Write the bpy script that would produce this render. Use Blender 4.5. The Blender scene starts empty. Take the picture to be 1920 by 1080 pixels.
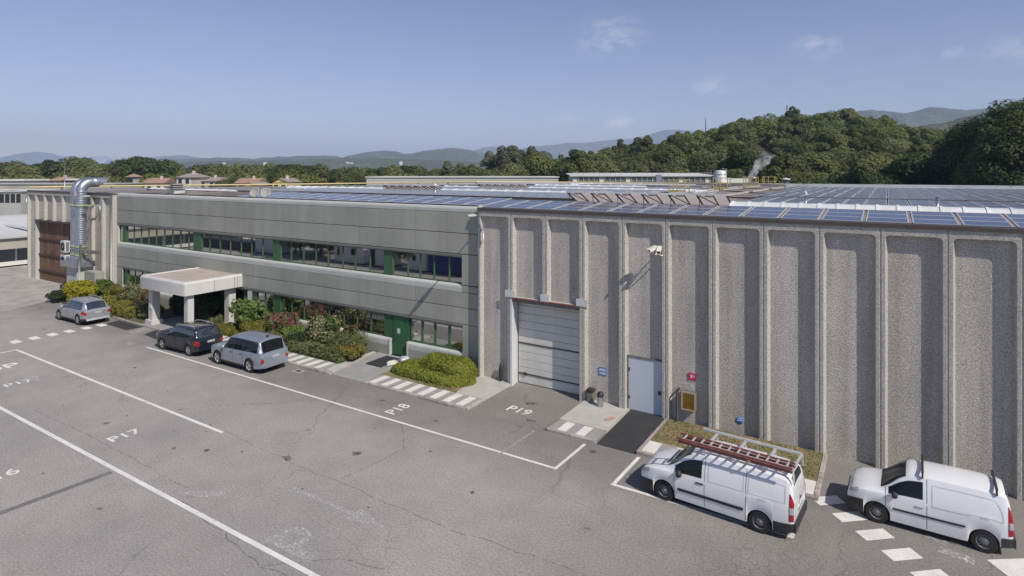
import bpy, math, random
import numpy as np
from mathutils import Vector, Matrix
random.seed(7)
R = math.radians
SC = bpy.context.scene
COL = SC.collection

# ---------------------------------------------------------------- camera, sky, sun, exposure
S_, C_ = .5312, .8473                      # the camera looks along (-S_, C_)
cam_d = bpy.data.cameras.new('camera')
cam = bpy.data.objects.new('camera', cam_d); COL.objects.link(cam)
cam.location = (0, 0, 11.2)
cam.rotation_euler = (R(90), 0, math.atan2(S_, C_))
cam_d.sensor_width = 36; cam_d.lens = 36*1124/1920
cam_d.shift_y = -218/1920
cam_d.clip_start = .1; cam_d.clip_end = 60000
SC.camera = cam
SUN_AZ, SUN_EL = R(70), R(45)          # azimuth from -Y towards +X
sun_dir = Vector((math.sin(SUN_AZ)*math.cos(SUN_EL), -math.cos(SUN_AZ)*math.cos(SUN_EL), math.sin(SUN_EL)))
w = bpy.data.worlds.new('World'); SC.world = w; w.use_nodes = True
nt = w.node_tree; N = nt.nodes; LK = nt.links
N.clear()
wo = N.new('ShaderNodeOutputWorld'); bg = N.new('ShaderNodeBackground')
sky = N.new('ShaderNodeTexSky'); sky.sky_type = 'NISHITA'; sky.sun_disc = False
sky.sun_elevation = SUN_EL; sky.sun_rotation = math.atan2(sun_dir.x, sun_dir.y)
sky.air_density = 1.0; sky.dust_density = 0.1; sky.ozone_density = 3.2; sky.altitude = 100
bg.inputs['Strength'].default_value = SKY_STRENGTH = 0.085
tc = N.new('ShaderNodeTexCoord')
# a few faint fair-weather clouds, placed by direction in the sky
nz = N.new('ShaderNodeTexNoise'); nz.inputs['Scale'].default_value = 34; nz.inputs['Detail'].default_value = 7; nz.inputs['Roughness'].default_value = .62
mp = N.new('ShaderNodeMapping'); mp.inputs['Scale'].default_value = (1, 1, 2.2)
LK.new(tc.outputs['Generated'], mp.inputs['Vector']); LK.new(mp.outputs['Vector'], nz.inputs['Vector'])
nr = N.new('ShaderNodeMapRange'); nr.interpolation_type = 'SMOOTHSTEP'
nr.inputs[1].default_value = .36; nr.inputs[2].default_value = .72
LK.new(nz.outputs['Fac'], nr.inputs[0])
acc = None
def sky_dir(px, py):
    a = (px-960)/1124; b = (322-py)/1124
    return Vector((a*C_-S_, a*S_+C_, b)).normalized()
for (px, py, rad, amt) in [(1145,70,.085,.30),(1530,88,.05,.32),(1785,100,.026,.3),(1160,233,.04,.55),(1330,166,.05,.28),(1065,227,.05,.25),(1325,228,.02,.35),(1905,100,.06,.22),(660,140,.035,.12),(1500,330,.5,.10),(500,320,.6,.07)]:
    d = sky_dir(px, py)
    vm = N.new('ShaderNodeVectorMath'); vm.operation = 'SUBTRACT'; vm.inputs[1].default_value = d
    nm = N.new('ShaderNodeVectorMath'); nm.operation = 'NORMALIZE'; LK.new(tc.outputs['Generated'], nm.inputs[0]); LK.new(nm.outputs[0], vm.inputs[0])
    sc_ = N.new('ShaderNodeVectorMath'); sc_.operation = 'MULTIPLY'; sc_.inputs[1].default_value = (1, 1, 1.7); LK.new(vm.outputs[0], sc_.inputs[0])
    ln = N.new('ShaderNodeVectorMath'); ln.operation = 'LENGTH'; LK.new(sc_.outputs[0], ln.inputs[0])
    mr = N.new('ShaderNodeMapRange'); mr.interpolation_type = 'SMOOTHSTEP'
    mr.inputs[1].default_value = rad; mr.inputs[2].default_value = 0; mr.inputs[3].default_value = 0; mr.inputs[4].default_value = amt
    LK.new(ln.outputs['Value'], mr.inputs[0])
    if acc is None: acc = mr.outputs[0]
    else:
        ad = N.new('ShaderNodeMath'); ad.operation = 'MAXIMUM'; LK.new(acc, ad.inputs[0]); LK.new(mr.outputs[0], ad.inputs[1]); acc = ad.outputs[0]
mu = N.new('ShaderNodeMath'); mu.operation = 'MULTIPLY'; LK.new(acc, mu.inputs[0]); LK.new(nr.outputs[0], mu.inputs[1])
mx = N.new('ShaderNodeMix'); mx.data_type = 'RGBA'
tint = N.new('ShaderNodeVectorMath'); tint.operation = 'MULTIPLY'; tint.inputs[1].default_value = (.985, .85, .93); LK.new(sky.outputs[0], tint.inputs[0])
LK.new(mu.outputs[0], mx.inputs[0]); LK.new(tint.outputs[0], mx.inputs[6]); mx.inputs[7].default_value = (10.5, 9.6, 9.4, 1)
LK.new(mx.outputs[2], bg.inputs['Color']); LK.new(bg.outputs[0], wo.inputs['Surface'])
sun_l = bpy.data.lights.new('sun', 'SUN'); sun_l.energy = 3.5; sun_l.angle = R(.5); sun_l.color = (1, .935, .84)
sun_o = bpy.data.objects.new('sun', sun_l); COL.objects.link(sun_o)
sun_o.rotation_euler = sun_dir.to_track_quat('Z', 'Y').to_euler(); sun_o.location = (30, -20, 60)
SC.view_settings.view_transform = 'Standard'; SC.view_settings.look = 'None'
SC.view_settings.exposure = 0.38; SC.view_settings.gamma = 1; SC.view_settings.use_curve_mapping = False
SC.cycles.use_denoising = True
SC.cycles.volume_bounces = 2; SC.cycles.max_bounces = 6; SC.cycles.transparent_max_bounces = 12

# ---------------------------------------------------------------- helpers
def srgb(r, g, b):
    f = lambda c: (c/255/12.92) if c/255 <= .04045 else ((c/255+.055)/1.055)**2.4
    return (f(r), f(g), f(b))

def mat(name, col, rough=.7, metal=0, spec=.5, var=None, col2=None, fine=None, bump=None, streak=None, coords='pos', coat=0, objvar=0, ior=None, trans=0, stain=None):
    """Principled material. var=(scale, lo, hi): brightness noise; col2=(color, scale, lo, hi): blend to a second colour by noise;
    fine=(scale, lo, hi): fine grain; bump=(scale, strength, distance); streak=(scale, amount): vertical dirt runs; objvar: per-object brightness."""
    m = bpy.data.materials.new(name); m.use_nodes = True
    nt = m.node_tree; n = nt.nodes; l = nt.links
    p = n['Principled BSDF']
    p.inputs['Roughness'].default_value = rough; p.inputs['Metallic'].default_value = metal
    p.inputs['Specular IOR Level'].default_value = spec
    if coat: p.inputs['Coat Weight'].default_value = coat; p.inputs['Coat Roughness'].default_value = .04
    if ior: p.inputs['IOR'].default_value = ior
    if coords == 'pos': vec = n.new('ShaderNodeNewGeometry').outputs['Position']
    else: vec = n.new('ShaderNodeTexCoord').outputs['Object']
    def noise(scale, detail=4, rough_=.55, v=None):
        t = n.new('ShaderNodeTexNoise'); t.inputs['Scale'].default_value = scale; t.inputs['Detail'].default_value = detail; t.inputs['Roughness'].default_value = rough_
        l.new(v if v is not None else vec, t.inputs['Vector']); return t.outputs['Fac']
    def rng(src, a, b, lo, hi):
        t = n.new('ShaderNodeMapRange'); t.inputs[1].default_value = a; t.inputs[2].default_value = b; t.inputs[3].default_value = lo; t.inputs[4].default_value = hi
        l.new(src, t.inputs[0]); return t.outputs[0]
    def mul(a, b):
        t = n.new('ShaderNodeMath'); t.operation = 'MULTIPLY'; l.new(a, t.inputs[0]); l.new(b, t.inputs[1]); return t.outputs[0]
    rgb = n.new('ShaderNodeRGB'); rgb.outputs[0].default_value = (*col, 1); c = rgb.outputs[0]
    def blend(c, fac, color):
        t = n.new('ShaderNodeMix'); t.data_type = 'RGBA'; l.new(fac, t.inputs[0]); l.new(c, t.inputs[6]); t.inputs[7].default_value = (*color, 1); return t.outputs[2]
    if col2: c = blend(c, rng(noise(col2[1], 5), col2[2], col2[3], 0, 1), col2[0])
    if stain: c = blend(c, rng(noise(stain[1], 6, .7), stain[2], stain[3], 0, stain[4]), stain[0])
    f = None
    if var: f = rng(noise(var[0], 5), .3, .7, var[1], var[2])
    if fine:
        g = rng(noise(fine[0], 2, .7), .3, .7, fine[1], fine[2]); f = g if f is None else mul(f, g)
    if streak:
        mpn = n.new('ShaderNodeMapping'); mpn.inputs['Scale'].default_value = (1, 1, .06); l.new(vec, mpn.inputs['Vector'])
        g = rng(noise(streak[0], 4, .6, mpn.outputs[0]), .35, .65, 1-streak[1], 1+streak[1]*.5); f = g if f is None else mul(f, g)
    if objvar:
        oi = n.new('ShaderNodeObjectInfo'); g = rng(oi.outputs['Random'], 0, 1, 1-objvar, 1+objvar); f = g if f is None else mul(f, g)
    if f is not None:
        h = n.new('ShaderNodeVectorMath'); h.operation = 'SCALE'; l.new(c, h.inputs[0]); l.new(f, h.inputs['Scale']); c = h.outputs[0]
    l.new(c, p.inputs['Base Color'])
    if bump:
        b = n.new('ShaderNodeBump'); b.inputs['Strength'].default_value = bump[1]; b.inputs['Distance'].default_value = bump[2]
        l.new(noise(bump[0], 3, .65), b.inputs['Height']); l.new(b.outputs[0], p.inputs['Normal'])
    return m

def link(name, me, parent=None, loc=None, world=True):
    o = bpy.data.objects.new(name, me); COL.objects.link(o)
    if parent is not None:
        o.parent = parent
        if world:
            w0 = parent.location.copy()
            if parent.parent is not None: w0 = w0 + parent.parent.location
            o.location = (Vector(loc) if loc is not None else Vector((0, 0, 0))) - w0
        elif loc is not None: o.location = loc
    elif loc is not None: o.location = loc
    return o

class MB:
    """Collects polygons, then makes one mesh object."""
    def __init__(s): s.v = []; s.f = []; s.mi = []; s.sm = []
    def add(s, vs, fs, mi=0, sm=False):
        k = len(s.v); s.v += [tuple(p) for p in vs]
        for f in fs: s.f.append([i+k for i in f]); s.mi.append(mi); s.sm.append(sm)
        return s
    def box(s, x0, y0, z0, x1, y1, z1, mi=0):
        v = [(x0,y0,z0),(x1,y0,z0),(x1,y1,z0),(x0,y1,z0),(x0,y0,z1),(x1,y0,z1),(x1,y1,z1),(x0,y1,z1)]
        return s.add(v, [(0,3,2,1),(4,5,6,7),(0,1,5,4),(1,2,6,5),(2,3,7,6),(3,0,4,7)], mi)
    def obox(s, c, ax, ay, az, mi=0):
        """oriented box: centre and three half-axis vectors"""
        c = Vector(c); ax = Vector(ax); ay = Vector(ay); az = Vector(az)
        v = [c+ax*i+ay*j+az*k for k in (-1, 1) for (i, j) in ((-1,-1),(1,-1),(1,1),(-1,1))]
        return s.add(v, [(0,3,2,1),(4,5,6,7),(0,1,5,4),(1,2,6,5),(2,3,7,6),(3,0,4,7)], mi)
    def bar(s, a, b, w, h=None, mi=0, up=(0,0,1)):
        a = Vector(a); b = Vector(b); d = (b-a); h = h or w
        u = Vector(up)
        if abs(d.normalized().dot(u)) > .98: u = Vector((1, 0, 0))
        x = d.cross(u).normalized(); z = x.cross(d).normalized()
        return s.obox((a+b)/2, d/2, x*w/2, z*h/2, mi)
    def quad(s, a, b, c, d, mi=0): return s.add([a, b, c, d], [(0, 1, 2, 3)], mi)
    def poly(s, pts, mi=0): return s.add(pts, [tuple(range(len(pts)))], mi)
    def slab(s, pts, z0, z1, mi=0):
        """horizontal polygon (counter-clockwise x, y) with thickness"""
        n = len(pts); v = [(p[0], p[1], z0) for p in pts] + [(p[0], p[1], p[2] if len(p) > 2 else z1) for p in pts]
        fs = [tuple(range(n-1, -1, -1)), tuple(range(n, 2*n))] + [(i, (i+1) % n, n+(i+1) % n, n+i) for i in range(n)]
        return s.add(v, fs, mi)
    def extrude_x(s, prof, x0, x1, mi=0, sm=False, closed=False, caps=True):
        """profile of (y, z) run along x"""
        n = len(prof); v = [(x0, y, z) for y, z in prof] + [(x1, y, z) for y, z in prof]
        fs = [(i, n+i, n+i+1, i+1) for i in range(n-1)]
        s.add(v, fs, mi, sm)
        if closed: s.add([(x0,)+tuple(prof[-1]), (x1,)+tuple(prof[-1]), (x1,)+tuple(prof[0]), (x0,)+tuple(prof[0])], [(0, 1, 2, 3)], mi)
        if caps: s.add([(x0, y, z) for y, z in prof], [tuple(range(n))], mi); s.add([(x1, y, z) for y, z in prof], [tuple(range(n-1, -1, -1))], mi)
        return s
    def tube(s, pts, r, n=10, mi=0, caps=True, sm=True):
        pts = [Vector(p) for p in pts]; rs = r if isinstance(r, (list, tuple)) else [r]*len(pts)
        k = len(s.v); rings = []; px_ = None
        for i, p in enumerate(pts):
            d = (pts[min(i+1, len(pts)-1)]-pts[max(i-1, 0)]).normalized()
            u = Vector((0, 0, 1)) if abs(d.z) < .95 else Vector((0, 1, 0))
            x = d.cross(u).normalized() if px_ is None else (px_-d*px_.dot(d)).normalized()
            px_ = x; y = x.cross(d).normalized()
            rings.append([p + (x*math.cos(2*math.pi*j/n)+y*math.sin(2*math.pi*j/n))*rs[i] for j in range(n)])
        for ring in rings: s.v += [tuple(q) for q in ring]
        for i in range(len(pts)-1):
            for j in range(n):
                s.f.append([k+i*n+j, k+i*n+(j+1) % n, k+(i+1)*n+(j+1) % n, k+(i+1)*n+j]); s.mi.append(mi); s.sm.append(sm)
        if caps:
            s.f.append([k+j for j in range(n)]); s.mi.append(mi); s.sm.append(False)
            e = k+(len(pts)-1)*n; s.f.append([e+j for j in range(n-1, -1, -1)]); s.mi.append(mi); s.sm.append(False)
        return s
    def lathe(s, prof, c=(0,0,0), axis='z', n=24, mi=0, sm=True):
        """profile of (radius, height) turned round an axis through c"""
        k = len(s.v); m = len(prof)
        for (r, h) in prof:
            for j in range(n):
                a = 2*math.pi*j/n; x, y = r*math.cos(a), r*math.sin(a)
                q = {'z': (x, y, h), 'y': (x, h, y), 'x': (h, x, y)}[axis]
                s.v.append((c[0]+q[0], c[1]+q[1], c[2]+q[2]))
        for i in range(m-1):
            for j in range(n):
                s.f.append([k+i*n+j, k+i*n+(j+1) % n, k+(i+1)*n+(j+1) % n, k+(i+1)*n+j]); s.mi.append(mi); s.sm.append(sm)
        return s
    def mesh(s, name, mats):
        me = bpy.data.meshes.new(name); me.from_pydata(s.v, [], s.f)
        for m in (mats if isinstance(mats, (list, tuple)) else [mats]): me.materials.append(m)
        me.polygons.foreach_set('material_index', s.mi); me.polygons.foreach_set('use_smooth', s.sm)
        me.update(); return me
    def build(s, name, mats, parent=None, loc=None, world=True, fix=False, sharp=None):
        me = s.mesh(name, mats)
        if fix:
            import bmesh
            b = bmesh.new(); b.from_mesh(me); bmesh.ops.recalc_face_normals(b, faces=b.faces); b.to_mesh(me); b.free()
        if sharp is not None: me.set_sharp_from_angle(angle=R(sharp))
        return link(name, me, parent, loc, world)

def thing(name, label, cat, loc=(0,0,0), group=None, rz=0):
    o = bpy.data.objects.new(name, None); COL.objects.link(o); o.location = loc; o.rotation_euler = (0, 0, rz)
    o.empty_display_size = .3
    return tag(o, label, cat, group)
def tag(o, label, cat, group=None):
    o['label'] = label; o['category'] = cat
    if group: o['group'] = group
    return o
def setting(o, kind='structure'): o['kind'] = kind; return o

def quads_mesh(name, V, mats, mi=None):
    """V: (n, 4, 3) array of separate quads -> mesh"""
    n = len(V); me = bpy.data.meshes.new(name)
    me.vertices.add(n*4); me.loops.add(n*4); me.polygons.add(n)
    me.vertices.foreach_set('co', V.reshape(-1).astype(np.float32))
    me.loops.foreach_set('vertex_index', np.arange(n*4, dtype=np.int32))
    me.polygons.foreach_set('loop_start', np.arange(0, n*4, 4, dtype=np.int32))
    me.polygons.foreach_set('loop_total', np.full(n, 4, dtype=np.int32))
    for m in mats: me.materials.append(m)
    if mi is not None: me.polygons.foreach_set('material_index', mi.astype(np.int32))
    me.update(calc_edges=True); return me

def leaf_quads(rs, pos, nrm, size, aspect=1.5):
    """leaf-like quads at pos, facing roughly along nrm"""
    n = len(pos); t = rs.normal(size=(n, 3)); nrm = nrm/np.linalg.norm(nrm, axis=1, keepdims=True)
    u = np.cross(nrm, t); u /= np.linalg.norm(u, axis=1, keepdims=True)+1e-9
    v = np.cross(nrm, u); s = (size*rs.uniform(.65, 1.35, n))[:, None]
    u = u*s*.5*aspect; v = v*s*.5
    bend = nrm*s*.18
    return np.stack([pos-u, pos-v*1.0+bend*.3, pos+u, pos+v+bend], axis=1)
# ---------------------------------------------------------------- materials
def asphalt_mat():
    m = mat('asphalt', (.362,.332,.303), .95, spec=.15, col2=((.302,.282,.264), .16, .35, .65), var=(.9, .94, 1.06), fine=(15, .74, 1.24), bump=(60, .35, .01),
            stain=((.17,.16,.152), 1.9, .66, .76, .45))
    nt = m.node_tree; n = nt.nodes; l = nt.links; p = n['Principled BSDF']
    pos = n.new('ShaderNodeNewGeometry').outputs['Position']
    src = p.inputs['Base Color'].links[0].from_socket
    def cracks(scale, width, warp, mask_scale, lo, hi, fac, centre=None, radius=None):
        global_noise = n.new('ShaderNodeTexNoise'); global_noise.inputs['Scale'].default_value = 1.3; global_noise.inputs['Detail'].default_value = 6
        l.new(pos, global_noise.inputs['Vector'])
        sub = n.new('ShaderNodeVectorMath'); sub.operation = 'MULTIPLY_ADD'; l.new(global_noise.outputs['Color'], sub.inputs[0])
        sub.inputs[1].default_value = (warp, warp, 0); l.new(pos, sub.inputs[2])
        v = n.new('ShaderNodeTexVoronoi'); v.feature = 'DISTANCE_TO_EDGE'; v.inputs['Scale'].default_value = scale; l.new(sub.outputs[0], v.inputs['Vector'])
        r = n.new('ShaderNodeMapRange'); r.inputs[1].default_value = width*scale*.4; r.inputs[2].default_value = width*scale; r.inputs[3].default_value = 1; r.inputs[4].default_value = 0
        l.new(v.outputs['Distance'], r.inputs[0])
        if centre is None:
            k = n.new('ShaderNodeTexNoise'); k.inputs['Scale'].default_value = mask_scale; l.new(pos, k.inputs['Vector']); ms = k.outputs['Fac']
        else:
            d = n.new('ShaderNodeVectorMath'); d.operation = 'DISTANCE'; d.inputs[1].default_value = centre; l.new(pos, d.inputs[0])
            k = n.new('ShaderNodeMapRange'); k.inputs[1].default_value = radius; k.inputs[2].default_value = 0; l.new(d.outputs['Value'], k.inputs[0])
            q = n.new('ShaderNodeTexNoise'); q.inputs['Scale'].default_value = .9; l.new(pos, q.inputs['Vector'])
            a = n.new('ShaderNodeMath'); a.operation = 'MULTIPLY'; l.new(k.outputs[0], a.inputs[0]); l.new(q.outputs['Fac'], a.inputs[1]); ms = a.outputs[0]
        q = n.new('ShaderNodeMapRange'); q.inputs[1].default_value = lo; q.inputs[2].default_value = hi; q.inputs[3].default_value = 0; q.inputs[4].default_value = fac; l.new(ms, q.inputs[0])
        a = n.new('ShaderNodeMath'); a.operation = 'MULTIPLY'; l.new(r.outputs[0], a.inputs[0]); l.new(q.outputs[0], a.inputs[1])
        return a.outputs[0]
    for fac in (cracks(.11, .03, 1.2, .09, .46, .6, .5), cracks(.32, .018, .8, .13, .54, .66, .38), cracks(2.6, .014, .3, 1, .16, .40, .42, (-3.2, 17.6, 0), 5), cracks(1.4, .016, .3, 1, .2, .4, .3, (-14, 12.5, 0), 5)):
        t = n.new('ShaderNodeMix'); t.data_type = 'RGBA'; l.new(fac, t.inputs[0]); l.new(src, t.inputs[6]); t.inputs[7].default_value = (.14,.132,.126,1); src = t.outputs[2]
    # darker, newer asphalt towards the building and at the right end of the yard
    sx = n.new('ShaderNodeSeparateXYZ'); l.new(pos, sx.inputs[0])
    nn = n.new('ShaderNodeTexNoise'); nn.inputs['Scale'].default_value = .35; nn.inputs['Detail'].default_value = 6; l.new(pos, nn.inputs['Vector'])
    wob = n.new('ShaderNodeMath'); wob.operation = 'MULTIPLY_ADD'; wob.inputs[1].default_value = 5; l.new(nn.outputs['Fac'], wob.inputs[0]); l.new(sx.outputs[1], wob.inputs[2])
    a1 = n.new('ShaderNodeMapRange'); a1.interpolation_type = 'SMOOTHSTEP'; a1.inputs[1].default_value = 20.5; a1.inputs[2].default_value = 24.5; l.new(wob.outputs[0], a1.inputs[0])
    wo2 = n.new('ShaderNodeMath'); wo2.operation = 'MULTIPLY_ADD'; wo2.inputs[1].default_value = 7; l.new(nn.outputs['Fac'], wo2.inputs[0]); l.new(sx.outputs[0], wo2.inputs[2])
    a2 = n.new('ShaderNodeMapRange'); a2.interpolation_type = 'SMOOTHSTEP'; a2.inputs[1].default_value = -6.5; a2.inputs[2].default_value = 2.0; l.new(wo2.outputs[0], a2.inputs[0])
    mxm = n.new('ShaderNodeMath'); mxm.operation = 'MAXIMUM'; l.new(a1.outputs[0], mxm.inputs[0]); l.new(a2.outputs[0], mxm.inputs[1])
    mfac = n.new('ShaderNodeMapRange'); mfac.inputs[3].default_value = 1; mfac.inputs[4].default_value = .70; l.new(mxm.outputs[0], mfac.inputs[0])
    vs_ = n.new('ShaderNodeVectorMath'); vs_.operation = 'SCALE'; l.new(src, vs_.inputs[0]); l.new(mfac.outputs[0], vs_.inputs['Scale']); src = vs_.outputs[0]
    # a few round oil spots
    v = n.new('ShaderNodeTexVoronoi'); v.inputs['Scale'].default_value = .34; v.inputs['Randomness'].default_value = 1; l.new(pos, v.inputs['Vector'])
    r = n.new('ShaderNodeMapRange'); r.inputs[1].default_value = .02; r.inputs[2].default_value = .07; r.inputs[3].default_value = .75; r.inputs[4].default_value = 0; l.new(v.outputs['Distance'], r.inputs[0])
    t = n.new('ShaderNodeMix'); t.data_type = 'RGBA'; l.new(r.outputs[0], t.inputs[0]); l.new(src, t.inputs[6]); t.inputs[7].default_value = (.05,.047,.044,1); src = t.outputs[2]
    l.new(src, p.inputs['Base Color'])
    return m
M = {}
M['asphalt'] = asphalt_mat()
M['new_asphalt'] = mat('new_asphalt', (.036,.035,.036), .9, fine=(50, .7, 1.4), var=(1.2, .85, 1.15), bump=(60, .4, .01))
M['patch_asphalt'] = mat('patch_asphalt', (.17,.164,.16), .9, fine=(40, .75, 1.25), var=(2, .8, 1.2))
M['concrete_ground'] = mat('concrete_ground', (.40,.37,.335), .9, col2=((.31,.29,.27), .35, .4, .68), fine=(25, .88, 1.12), var=(.8, .85, 1.15), stain=((.2,.185,.175), .6, .58, .7, .5))
M['slab'] = mat('slab_concrete', (.45,.43,.385), .85, fine=(30, .93, 1.07), var=(1.5, .9, 1.1))
M['walk'] = mat('walk_concrete', (.31,.30,.285), .9, fine=(40, .85, 1.15), var=(1.3, .88, 1.1))
M['stripe_grey'] = mat('stripe_grey', (.17,.163,.155), .9, fine=(40, .8, 1.2), var=(2, .85, 1.15))
M['kerb'] = mat('kerb_stone', (.40,.345,.315), .8, fine=(18, .75, 1.2), objvar=.16, stain=((.15,.13,.12), 3, .52, .68, .8))
M['soil'] = mat('soil', (.12,.095,.065), .95, fine=(14, .6, 1.4), col2=((.09,.1,.045), .7, .4, .6))
M['dry_grass'] = mat('dry_grass', (.25,.2,.105), .95, fine=(22, .6, 1.35), col2=((.17,.165,.07), 1.1, .42, .6), bump=(40, .6, .03))
def paint_mat(name, wear_lo, wear_hi, col=(.76,.735,.69), scale=7):
    m = mat(name, col, .7, fine=(30, .85, 1.12), var=(1.1, .86, 1.08))
    nt = m.node_tree; n = nt.nodes; l = nt.links
    pos = n.new('ShaderNodeNewGeometry').outputs['Position']; t = n.new('ShaderNodeTexNoise'); t.inputs['Scale'].default_value = scale; t.inputs['Detail'].default_value = 8; t.inputs['Roughness'].default_value = .75
    l.new(pos, t.inputs['Vector']); r = n.new('ShaderNodeMapRange'); r.inputs[1].default_value = wear_lo; r.inputs[2].default_value = wear_hi; l.new(t.outputs['Fac'], r.inputs[0])
    l.new(r.outputs[0], n['Principled BSDF'].inputs['Alpha']); return m
M['paint'] = paint_mat('road_paint', .26, .42)
M['worn_paint'] = paint_mat('worn_paint', .43, .62, (.58,.56,.525))
M['ghost_paint'] = paint_mat('faded_paint', .44, .62, (.62,.6,.57), 11)
M['stripe_white'] = paint_mat('stripe_white', .22, .36, (.74,.71,.65), 9)

# ---------------------------------------------------------------- ground
M['meadow'] = mat('meadow', (.09,.11,.045), .95, col2=((.13,.125,.06), .02, .4, .6), var=(.3, .8, 1.2))
b = MB(); n = 48
b.poly([(13000*math.cos(2*math.pi*i/n), 13000*math.sin(2*math.pi*i/n), -.08) for i in range(n)])
setting(b.build('ground', M['meadow']))
b = MB(); b.quad((-150,-60,0),(70,-60,0),(70,27.4,0),(-150,27.4,0))
setting(b.build('yard', M['asphalt']))
b = MB(); b.poly([(-150,-20,.004),(-66,-20,.004),(-62,8,.004),(-60.2,19.5,.004),(-61.5,22.4,.004),(-66,24.8,.004),(-68.5,27.3,.004),(-78,27.3,.004),(-79,40,.004),(-150,40,.004)])
setting(b.build('concrete_pavement', M['concrete_ground']))
# dark repair strips and new asphalt
def flat(name, pts, m, z=.004, label=None):
    o = MB().poly([(p[0], p[1], z) for p in pts]).build(name, m); setting(o)
    if label: o['label'] = label
    return o
flat('asphalt_patch', [(-24.95,4.2),(-24.68,4.2),(-24.38,11.0),(-24.66,11.0)], M['patch_asphalt'])
flat('asphalt_patch', [(-48.8,21.5),(-45.6,21.4),(-45.5,22.68),(-49.2,22.68)], M['new_asphalt'])
flat('asphalt_patch', [(-43.4,21.5),(-40.6,21.2),(-41.6,22.7),(-43.9,22.7)], M['new_asphalt'])
flat('asphalt_patch', [(-16.7,22.7),(-12.5,22.7),(-12.5,27.6),(-16.7,27.6)], M['asphalt'])
# painted lines
def line(pts, wdt, m, z=.008, name='road_marking'):
    b = MB()
    for (a, c) in zip(pts[:-1], pts[1:]):
        a = Vector((*a, z)); c = Vector((*c, z)); d = (c-a).normalized(); q = Vector((-d.y, d.x, 0))*wdt/2
        a = a - d*wdt/2; c = c + d*wdt/2
        b.quad(a-q, c-q, c+q, a+q); z += .0015
    return setting(b.build(name, m))
line([(-70,11.24),(-7.5,11.16)], .17, M['paint'])
line([(-46.4,11.4),(-46.42,15.38),(-24.25,15.2)], .16, M['paint'])
line([(-40.0,20.03),(-10.62,20.03),(-10.55,22.4)], .13, M['paint'])
line([(-8.27,22.5),(-8.33,20.1),(-2.5,20.12),(-2.45,21.75)], .14, M['paint'])
line([(-12.95,22.4),(-13.05,19.5)], .1, M['ghost_paint'])
def patch(pts, m, z=.0085): return setting(MB().poly([(p[0], p[1], z) for p in pts]).build('road_marking', m))
for y in (14.05,15.05,16.07,17.09,18.12,19.13,20.18,21.15):
    patch([(-49.05,y-.24),(-48.15,y-.24),(-48.2,y+.26),(-49.2,y+.26)], M['worn_paint'] if y < 16 else M['paint'])
patch([(-45.0,21.15),(-44.0,21.15),(-44.3,22.55),(-45.3,22.55)], M['worn_paint'])
patch([(-42.1,19.7),(-41.4,19.65),(-41.5,20.1),(-42.2,20.1)], M['worn_paint'])
patch([(-50.2,20.9),(-48.9,21.2),(-48.9,21.35),(-50.2,21.1)], M['worn_paint'])
def rect_at(cx, cy, ang, lw, lh, m):
    u = Vector((math.cos(ang), math.sin(ang)))*lw/2; v = Vector((-math.sin(ang), math.cos(ang)))*lh/2; c = Vector((cx, cy))
    patch([c-u-v, c+u-v, c+u+v, c-u+v], m)
for k in range(5): rect_at(-1.72+.69*k, 23.02-.7*k, R(40), .95, .5, M['paint'])
rect_at(1.25,22.3,R(-20),.55,.3,M['worn_paint']); rect_at(1.7,21.72,R(-14),.85,.36,M['worn_paint']); rect_at(3.1,21.95,R(35),1.15,.75,M['paint'])
rect_at(2.2,24.3,R(-8),1.2,.08,M['ghost_paint'])

def text_mesh(txt, size, m, bold=0.0, sx=1.0):
    cu = bpy.data.curves.new('t', 'FONT'); cu.body = txt; cu.size = size; cu.offset = bold; cu.align_x = 'LEFT'
    o = bpy.data.objects.new('t', cu); COL.objects.link(o)
    dg = bpy.context.evaluated_depsgraph_get(); me = bpy.data.meshes.new_from_object(o.evaluated_get(dg))
    bpy.data.objects.remove(o); bpy.data.curves.remove(cu)
    me.materials.clear(); me.materials.append(m)
    for v in me.vertices: v.co.x *= sx
    return me
def ground_text(txt, x, y, size, rz, m, bold=.012, sx=1.0):
    o = link('road_marking', text_mesh(txt, size, m, bold, sx)); o.location = (x, y, .0095); o.rotation_euler = (0, 0, rz); return setting(o)
ground_text('P18', -19.3, 20.45, .85, R(90), M['paint'])
ground_text('P19', -15.3, 23.75, .85, R(-2), M['paint'])
ground_text('P17', -27.2, 12.2, .82, R(90), M['paint'], .016)
ground_text('P17', -38.8, 12.4, .82, R(90), M['paint'], .012)
ground_text('P16', -27.4, 8.0, .82, R(90), M['paint'], .016)
ground_text('STOP', -42.4, 10.75, 1.5, R(90), M['paint'], .02, 1.0)
ground_text('P', -14.1, 11.35, 2.7, R(92), M['worn_paint'], .05, .85)
patch([(-21.0,11.55),(-20.6,11.45),(-19.6,12.05),(-19.4,12.3),(-19.75,12.35),(-20.5,11.95)], M['worn_paint'], .0095)
patch([(-24.9,6.9),(-24.2,6.7),(-23.9,6.95),(-24.6,7.2)], M['worn_paint'], .0095)
b = MB()   # faded arrows along the lane
for (x0, x1, y) in ((-17.9,-13.4,13.85),(-42.6,-38.4,13.75)):
    b.quad((x0,y-.09,.0095),(x1-1.4,y-.09,.0095),(x1-1.4,y+.09,.0095),(x0,y+.09,.0095)); b.poly([(x1-1.4,y-.36,.0095),(x1,y,.0095),(x1-1.4,y+.36,.0095)])
setting(b.build('road_marking', M['ghost_paint']))
flat('road_marking', [(-22.7,17.35),(-22.2,17.55),(-22.25,17.65),(-22.8,17.45)], M['worn_paint'], .0095)

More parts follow.
